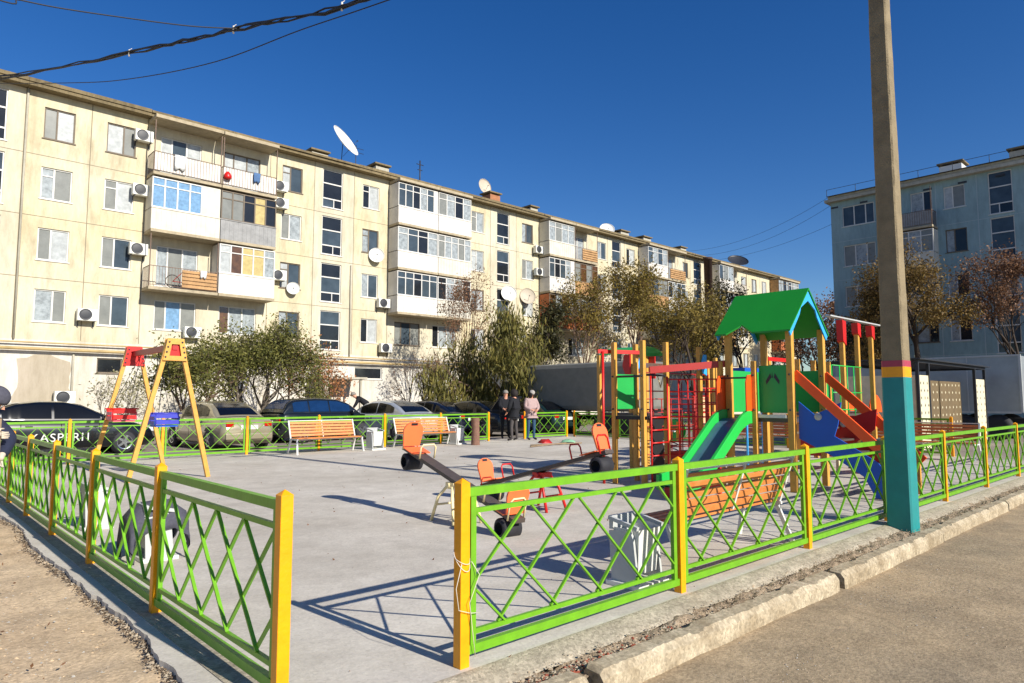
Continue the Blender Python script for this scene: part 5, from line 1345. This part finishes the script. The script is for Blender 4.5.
# ------------------------------------------------------------------ benches
def bench(label, loc, rz, L=1.95, slat_m=None, proto=None, grp='wooden slat benches with white frames'):
    t = thing('park_bench', label, 'bench', loc, rz, grp); h = L/2; sm = slat_m or M['slat']
    # faces local -y
    for i in range(5):
        z = .47+i*.082; y = .20+i*.026
        mb = MB(); mb.beam((-h, y, z+.03), (h, y, z+.03), .022, .064, up=(0, .3, 1)); mb.build('back_slat', sm, t, bevel=.004)
    for i in range(4):
        mb = MB(); mb.box(-h, h, -.24+i*.105, -.155+i*.105, .415, .437); mb.build('seat_slat', sm, t, bevel=.004)
    for s in (-1, 1):
        x = s*(h+.015)
        mb = MB(); mb.beam((x, .17, .42), (x, .335, .90), .035, .035); mb.beam((x, -.27, .40), (x, .2, .40), .035, .03); mb.build('side_frame', M['white'], t)
        mb = MB(); mb.beam((x, -.23, .39), (x+s*.02, -.31, 0), .04, .04); mb.build('leg', M['white'], t)
        mb = MB(); mb.beam((x, .14, .39), (x+s*.02, .30, 0), .04, .04); mb.build('leg', M['white'], t)
    mb = MB(); mb.beam((0, .19, .44), (0, .335, .88), .03, .018); mb.beam((-h, .352, .895), (h, .352, .895), .03, .02); mb.build('back_brace', M['white'], t)
    mb = MB(); mb.beam((-h, -.05, .385), (h, -.05, .385), .03, .03); mb.build('seat_rail', M['white'], t)
    return t
bench('wooden slat bench at the back fence, left one, facing the camera', (9.45, 17.75, 0), 0, 1.95)
bench('wooden slat bench at the back fence, right one beside the log stump', (13.05, 17.95, 0), 0, 2.05)
bench('wooden slat bench behind the front fence, seen from its back', (6.15, 3.64, 0), R(180), 1.98)
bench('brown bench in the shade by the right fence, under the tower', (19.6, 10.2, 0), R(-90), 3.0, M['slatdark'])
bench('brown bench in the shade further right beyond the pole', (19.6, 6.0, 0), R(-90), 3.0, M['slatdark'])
# dark ramp board beyond the pole
t = thing('ramp_board', 'dark grey sloping ramp board behind the fence right of the pole', 'ramp', (14.6, 5.0, 0), R(20))
mb = MB(); mb.beam((-.9, 0, .75), (.9, 0, .08), .6, .03); mb.build('board', mat('slate board', '#3f484f', .5, .15, 4), t)
mb = MB(); mb.box(-.85, -.8, -.28, .28, 0, .7); mb.box(.1, .15, -.28, .28, 0, .33); mb.build('support', M['darkmetal'], t)

# ------------------------------------------------------------------ litter bins: slab foot, tapered side plates, bucket
def bin_(label, loc, rz, sc=1.0):
    t = thing('litter_bin', label, 'litter bin', loc, rz, 'white litter bins with slab feet'); S = sc
    mb = MB(); mb.box(-.27*S, .27*S, -.22*S, .22*S, 0, .05*S); mb.build('foot', M['white'], t, bevel=.004)
    for s in (-1, 1):
        x = s*.21*S
        mb = MB(); mb.prism([(-.17*S, .05*S), (.17*S, .05*S), (.20*S, .56*S), (-.08*S, .60*S), (-.12*S, .5*S)], 'x', x-.012, x+.012); mb.build('side_plate', M['greywhite'], t)
    mb = MB(); v = [(-.16, -.13, .14), (.16, -.13, .14), (.16, .13, .14), (-.16, .13, .14), (-.19, -.17, .6), (.19, -.17, .6), (.19, .17, .6), (-.19, .17, .6)]
    mb.add([(a*S, b*S, c*S) for a, b, c in v], [(0, 3, 2, 1), (0, 1, 5, 4), (1, 2, 6, 5), (2, 3, 7, 6), (3, 0, 4, 7)])
    mb.build('bucket', M['white'], t)
    mb = MB(); mb.beam((-.22*S, -.18*S, .62*S), (-.22*S, .2*S, .70*S), .03, .03); mb.beam((.22*S, -.18*S, .62*S), (.22*S, .2*S, .70*S), .03, .03); mb.box(-.22*S, .22*S, .16*S, .2*S, .58*S, .72*S); mb.build('rim', M['greywhite'], t)
    return t
bin_('white litter bin right behind the front fence beside a yellow post', (4.66, 3.48, 0), R(0), .76)
bin_('white litter bin behind the left fence with a dark jacket on it', (2.05, 7.15, 0), R(90), .72)
bin_('white litter bin behind the left fence further back', (2.0, 9.3, 0), R(90), .72)
bin_('white litter bin beside the left back bench', (11.0, 17.7, 0), R(5), .9)
bin_('white litter bin beside the log stump', (14.35, 18.0, 0), R(8), .9)
t = thing('dark_jacket', 'dark jacket thrown over a white litter bin behind the left fence', 'jacket', (2.05, 7.2, .43))
mb = MB(); n = 14
for j in range(n+1):
    for i in range(n+1):
        a = (i/n-.5)*1.5; b_ = (j/n-.5)*1.2
        z = .12-max(0, abs(a)-.25)*.95-max(0, abs(b_)-.2)*.9+.025*fbm(a*7, b_*7)
        mb.v.append((max(-.24, min(.24, a*.55)), max(-.22, min(.22, b_*.55))+.02*fbm(a*5, b_*4), z*.62))
for j in range(n):
    for i in range(n): k = j*(n+1)+i; mb.f.append((k, k+1, k+n+2, k+n+1))
mb.m = [0]*len(mb.f); mb.smooth = [True]*len(mb.f)
o = mb.build('cloth', M['knit'], t); sd = o.modifiers.new('thick', 'SOLIDIFY'); sd.thickness = .02
# log stump
t = thing('log_stump', 'upright brown log stump in front of the back fence', 'log', (14.55, 17.3, 0))
mb = MB(); prof = [(.15, 0), (.135, .1), (.13, .5), (.128, .88)]; mb.lathe(prof, n=18); 
for i, v in enumerate(mb.v): k = 1+.06*math.sin(i*2.3)+.03*math.sin(v[2]*9); mb.v[i] = (v[0]*k, v[1]*k, v[2])
mb.build('bark', M['log'], t)
mb = MB(); mb.lathe([(0, .885), (.125, .882)], n=18); mb.build('cut_face', M['slatdark'], t)
# dropped clothes and tools near the entrance
def heap(name, label, loc, r_, h, m, seed):
    mb = MB(); N, K = 14, 6
    for j in range(K+1):
        for i in range(N):
            a = 2*math.pi*i/N; q = j/K; rr_ = r_*math.cos(q*math.pi/2)*(1+.25*fbm(math.cos(a)*2+seed, math.sin(a)*2+q)); mb.v.append((rr_*math.cos(a), rr_*math.sin(a)*.8, h*math.sin(q*math.pi/2)*(1+.2*fbm(a, q*3, seed))))
    for j in range(K):
        for i in range(N): mb.f.append((j*N+i, j*N+(i+1) % N, (j+1)*N+(i+1) % N, (j+1)*N+i))
    mb.m = [0]*len(mb.f); mb.smooth = [True]*len(mb.f); o = mb.build(name, m); o.location = loc; return tag(o, label, 'cloth heap')
heap('cloth_heap', 'dark red heap of cloth on the ground near the entrance', (16.9, 16.4, 0), .24, .13, M['darkred'], 1)
heap('sack_heap', 'pale green sack lying beside the dark red heap', (17.6, 16.0, 0), .28, .11, mat('pale green sack', '#7fae8c', .8, .2, 6), 2)
t = thing('long_tools', 'long handled tools lying flat on the slab near the entrance', 'tools', (16.1, 15.2, .03))
mb = MB(); mb.tube([(-1.1, 0, 0), (.9, .3, .02)], .02, 6); mb.tube([(-.6, .5, 0), (1.2, -.1, .02)], .02, 6); mb.build('handle', M['oldwood'], t)
mb = MB(); mb.box(.85, 1.15, .2, .42, 0, .03); mb.build('blade', M['darkmetal'], t)

# ------------------------------------------------------------------ people
def skin_mesh(verts, edges, root, level=2):
    me = bpy.data.meshes.new('tmp'); me.from_pydata([v[:3] for v in verts], edges, []); o = bpy.data.objects.new('tmp', me); COL.objects.link(o)
    sk = o.modifiers.new('skin', 'SKIN'); sk.use_smooth_shade = True
    for i, v in enumerate(verts):
        d = me.skin_vertices[0].data[i]; d.radius = (v[3], v[4] if len(v) > 4 else v[3]); d.use_root = (i == root)
    ss = o.modifiers.new('sub', 'SUBSURF'); ss.levels = level; ss.render_levels = level
    bpy.context.view_layer.update(); dg = bpy.context.evaluated_depsgraph_get()
    r_ = bpy.data.meshes.new_from_object(o.evaluated_get(dg)); bpy.data.objects.remove(o)
    return r_
def person(label, loc, rz, J, jacket_m, trouser_m, head='hair', head_m=None, hood=False, group='people by the playground', jacket_len=.78, shoe=M['shoe'], hand_m=None):
    """J: joints in local metres, +y = facing. body, jacket, hair/cap, trousers as parts"""
    t = thing('person', label, 'person', loc, rz, group); t.scale = (1.08, 1.08, 1.04)
    j = dict(pel=(0, 0, .95), belly=(0, 0, 1.1), chest=(0, 0, 1.32), neck=(0, 0, 1.48), head=(0, .02, 1.62), top=(0, .01, 1.70),
             shL=(-.18, 0, 1.42), elL=(-.24, 0, 1.15), waL=(-.24, .08, .9), haL=(-.24, .1, .82), shR=(.18, 0, 1.42), elR=(.24, 0, 1.15), waR=(.24, .08, .9), haR=(.24, .1, .82),
             hiL=(-.1, 0, .9), knL=(-.11, .02, .48), anL=(-.12, -.02, .08), toL=(-.13, .16, .035), hiR=(.1, 0, .9), knR=(.11, .02, .48), anR=(.12, -.02, .08), toR=(.13, .16, .035))
    j.update(J); rad = dict(pel=(.14, .11), belly=(.135, .1), chest=(.15, .11), neck=(.055, .055), head=(.085, .1), top=(.06, .07), shL=.065, elL=.045, waL=.03, haL=.036, shR=.065, elR=.045, waR=.03, haR=.036,
                            hiL=.09, knL=.06, anL=.042, toL=.035, hiR=.09, knR=.06, anR=.042, toR=.035)
    names = list(j); idx = {n: i for i, n in enumerate(names)}
    V = []
    for n_ in names:
        r_ = rad[n_]; r_ = r_ if isinstance(r_, tuple) else (r_, r_); V.append((*j[n_], *r_))
    E = [('pel', 'belly'), ('belly', 'chest'), ('chest', 'neck'), ('neck', 'head'), ('head', 'top'), ('chest', 'shL'), ('shL', 'elL'), ('elL', 'waL'), ('waL', 'haL'), ('chest', 'shR'), ('shR', 'elR'), ('elR', 'waR'), ('waR', 'haR'),
         ('pel', 'hiL'), ('hiL', 'knL'), ('knL', 'anL'), ('anL', 'toL'), ('pel', 'hiR'), ('hiR', 'knR'), ('knR', 'anR'), ('anR', 'toR')]
    me = skin_mesh(V, [(idx[a], idx[b]) for a, b in E], idx['pel'], 2)
    for m_ in (hand_m or M['skin'], trouser_m, jacket_m, shoe, M['skin']): me.materials.append(m_)
    reg = {'haL': 0, 'waL': 0, 'haR': 0, 'waR': 0, 'head': 4, 'top': 4, 'neck': 4, 'hiL': 1, 'knL': 1, 'hiR': 1, 'knR': 1, 'anL': 1, 'anR': 1, 'pel': 1, 'toL': 3, 'toR': 3}
    JV = [(Vector(j[n_]), reg.get(n_, 2)) for n_ in names]
    for p in me.polygons:
        c = p.center; p.material_index = min(JV, key=lambda q: (q[0]-c).length)[1]; p.use_smooth = True
    # fingers and thumb added to the same mesh
    bm = bmesh.new(); bm.from_mesh(me)
    for s in 'LR':
        wa, ha = Vector(j['wa'+s]), Vector(j['ha'+s]); d = (ha-wa).normalized(); sd = d.cross(Vector((0, 1, .2))).normalized(); nrm = sd.cross(d)
        fm = MB()
        for k, (ln, o_) in enumerate(((.07, -.028), (.082, -.01), (.078, .01), (.062, .028))):
            b0 = ha+sd*o_+d*.015; fm.tube([b0, b0+d*ln*.5+nrm*.006, b0+d*ln*.8+nrm*.028], [.010, .009, .007], 5)
        b0 = ha-sd*.03-d*.02; fm.tube([b0, b0-sd*.03+d*.025, b0-sd*.035+d*.055+nrm*.01], [.012, .010, .008], 5)
        base = [bm.verts.new(v) for v in fm.v]
        for f in fm.f:
            try: ff = bm.faces.new([base[i] for i in f]); ff.material_index = 0; ff.smooth = True
            except ValueError: pass
    # nose
    hd = Vector(j['head'])
    bm.to_mesh(me); bm.free()
    body = ob('body', me, t)
    tp = Vector(j['top']); up = (tp-Vector(j['neck'])).normalized(); fwd = Vector((0, 1, 0)); fwd = (fwd-up*fwd.dot(up)).normalized()
    side = up.cross(fwd); c = hd+up*.01
    mb = MB()
    mb.add([c+fwd*.092+up*.02, c+fwd*.098-up*.03+side*.014, c+fwd*.098-up*.03-side*.014, c+fwd*.122-up*.022, c+fwd*.09-up*.04], [(0, 1, 3), (0, 3, 2), (1, 4, 3), (3, 4, 2)])
    mb.build('nose', M['skin'], t)
    for s in (-1, 1):
        mb = MB(); e_ = c+fwd*.094+side*s*.033+up*.018; mb.add([e_-side*.012, e_-up*.006+fwd*.003, e_+side*.012, e_+up*.006+fwd*.003], [(0, 1, 2, 3)]); mb.build('eye', M['hairdark'], t)
    # hair / cap: shell over the skull
    mb = MB(); N, K = 16, 7; rx = .100 if head == 'hair' else .108
    for q in range(K+1):
        ph = math.pi/2*(1-q/K*1.12)
        for i in range(N):
            a = 2*math.pi*i/N; fr = math.sin(a)           # front
            drop = 0 if fr > .2 else (.05*(.2-fr))
            r_ = rx*math.cos(ph); z = rx*1.05*math.sin(ph)
            if q >= K-1: z -= drop*1.1
            p = c+up*(.055+z-.01)+side*(r_*math.cos(a))+fwd*(r_*math.sin(a)*1.12-.012); mb.v.append(tuple(p))
    for q in range(K):
        for i in range(N): mb.f.append((q*N+i, q*N+(i+1) % N, (q+1)*N+(i+1) % N, (q+1)*N+i))
    mb.m = [0]*len(mb.f); mb.smooth = [True]*len(mb.f)
    hm = mb.build('hair' if head == 'hair' else 'cap', head_m, t); sm_ = hm.modifiers.new('thick', 'SOLIDIFY'); sm_.thickness = .012
    # jacket: skinned torso and sleeves, bulkier than the body
    hem = Vector(j['pel']).lerp(Vector(j['knL'])*.5+Vector(j['knR'])*.5, 1-jacket_len)
    jn = {'hem': (*hem, .215, .165), 'pel': (*j['pel'], .205, .16), 'belly': (*j['belly'], .2, .16), 'chest': (*j['chest'], .2, .16), 'col': (*(Vector(j['chest']).lerp(Vector(j['neck']), .75)), .09, .09)}
    for s in 'LR':
        jn['sh'+s] = (*j['sh'+s], .085, .085); jn['el'+s] = (*j['el'+s], .07, .07); jn['wr'+s] = (*(Vector(j['el'+s]).lerp(Vector(j['wa'+s]), .92)), .052, .052)
    nn = list(jn); ix = {n_: i for i, n_ in enumerate(nn)}
    je = [('hem', 'pel'), ('pel', 'belly'), ('belly', 'chest'), ('chest', 'col')]+[(a+s, b+s) for s in 'LR' for a, b in (('sh', 'el'), ('el', 'wr'))]+[('chest', 'shL'), ('chest', 'shR')]
    jm = skin_mesh([jn[n_] for n_ in nn], [(ix[a], ix[b]) for a, b in je], ix['pel'], 2)
    jm.materials.clear(); jm.materials.append(jacket_m)
    for p in jm.polygons: p.use_smooth = True
    ob('jacket', jm, t)
    if hood:
        mb = MB(); N, K = 16, 8
        for q in range(K+1):
            a0 = q/K*math.pi
            for i in range(N):
                a = math.pi*.10+(2*math.pi-math.pi*.2)*i/(N-1)+math.pi/2    # ring open at the front
                r_ = .135*math.sin(max(.12, a0*.92)); z = .13*math.cos(a0)
                p = c+up*(z*1.15+.01)+side*(r_*math.cos(a)*.95)+fwd*(r_*math.sin(a)*1.05-.02); mb.v.append(tuple(p))
        for q in range(K):
            for i in range(N-1): mb.f.append((q*N+i, q*N+i+1, (q+1)*N+i+1, (q+1)*N+i))
        mb.m = [0]*len(mb.f); mb.smooth = [True]*len(mb.f); hh = mb.build('hood', jacket_m if hood is True else hood, t); sm_ = hh.modifiers.new('thick', 'SOLIDIFY'); sm_.thickness = .015
    return t
# man in black seen from behind, in the entrance gap
person('man in black jacket and grey trousers standing with his back to the camera', (17.0, 18.05, 0), R(15), dict(elL=(-.27, .02, 1.16), waL=(-.2, .16, .98), haL=(-.17, .2, .93), elR=(.27, .0, 1.16), waR=(.25, .1, .92), haR=(.25, .13, .84),
       knL=(-.15, .02, .48), anL=(-.17, -.02, .08), toL=(-.19, .15, .035), knR=(.14, .02, .48), anR=(.16, -.02, .08), toR=(.19, .15, .035), head=(0.02, .03, 1.63)), M['jblack'], M['tgrey'], 'hair', M['hairdark'], hood=M['hairdark'], jacket_len=.72)
person('grey haired man in dark clothes half hidden behind the man in black', (17.72, 19.3, 0), R(150), dict(elR=(.22, .1, 1.18), waR=(.12, .28, 1.08), haR=(.08, .33, 1.06)), M['jblack'], M['jblack'], 'hair', M['hairgrey'])
person('person in mauve hooded jacket and blue jeans looking down', (17.75, 17.95, 0), R(165), dict(elL=(-.25, .06, 1.16), waL=(-.1, .26, 1.06), haL=(-.04, .29, 1.03), elR=(.25, .06, 1.16), waR=(.1, .26, 1.06), haR=(.04, .29, 1.03), head=(0, .06, 1.60), top=(0, .08, 1.68)),
       M['jpink'], M['jeans'], 'cap', M['knitlight'], hood=M['hairdark'], jacket_len=.8)
person('white haired man in black leaning forward over the silver car', (16.4, 27.0, .14), R(60), dict(belly=(0, .1, 1.12), chest=(0, .34, 1.30), neck=(0, .5, 1.38), head=(0, .6, 1.46), top=(0, .64, 1.54), shL=(-.18, .40, 1.36), shR=(.18, .40, 1.36), elL=(-.22, .5, 1.1), waL=(-.2, .62, .92), haL=(-.2, .66, .85), elR=(.22, .5, 1.1), waR=(.2, .62, .92), haR=(.2, .66, .85)),
       M['jblack'], M['jblack'], 'hair', M['hairgrey'])
# worker at the left edge, stooping over a wooden handle outside the fence
wk = person('worker in grey knitted cap and navy jacket gripping a wooden handle at the left edge', (.80, 8.92, -.06), R(-125), dict(pel=(-.1, -.35, .92), belly=(-.07, -.26, 1.06), chest=(-.02, -.05, 1.26), neck=(.0, .08, 1.40), head=(.02, .16, 1.47), top=(.02, .19, 1.56), shL=(-.2, -.02, 1.34), shR=(.17, .0, 1.34), elL=(-.22, .2, 1.1), waL=(-.0, .24, .93), haL=(.04, .25, .90),
       elR=(.24, .18, 1.2), waR=(.12, .25, 1.16), haR=(.07, .26, 1.15), hiL=(-.2, -.35, .88), hiR=(0, -.35, .88), knL=(-.22, -.25, .48), anL=(-.24, -.4, .08), toL=(-.25, -.22, .035), knR=(.02, -.2, .48), anR=(.03, -.36, .08), toR=(.05, -.18, .035)),
       M['jnavy'], M['jnavy'], 'cap', M['knit'], hand_m=M['glove'])
t = thing('shovel', 'wooden handled shovel held upright by the worker at the left edge', 'shovel', (.98, 8.73, -.32), R(0))
mb = MB(); mb.tube([(0, 0, .25), (0, 0, 1.62)], .017, 8); mb.build('handle', M['oldwood'], t)
mb = MB(); mb.prism([(-.1, 0.0), (.1, 0.0), (.11, .22), (.03, .3), (-.03, .3), (-.11, .22)], 'y', -.005, .008); mb.build('blade', M['darkmetal'], t)

# ------------------------------------------------------------------ render settings
scene.render.engine = 'CYCLES'
scene.cycles.max_bounces = 6; scene.cycles.transparent_max_bounces = 8
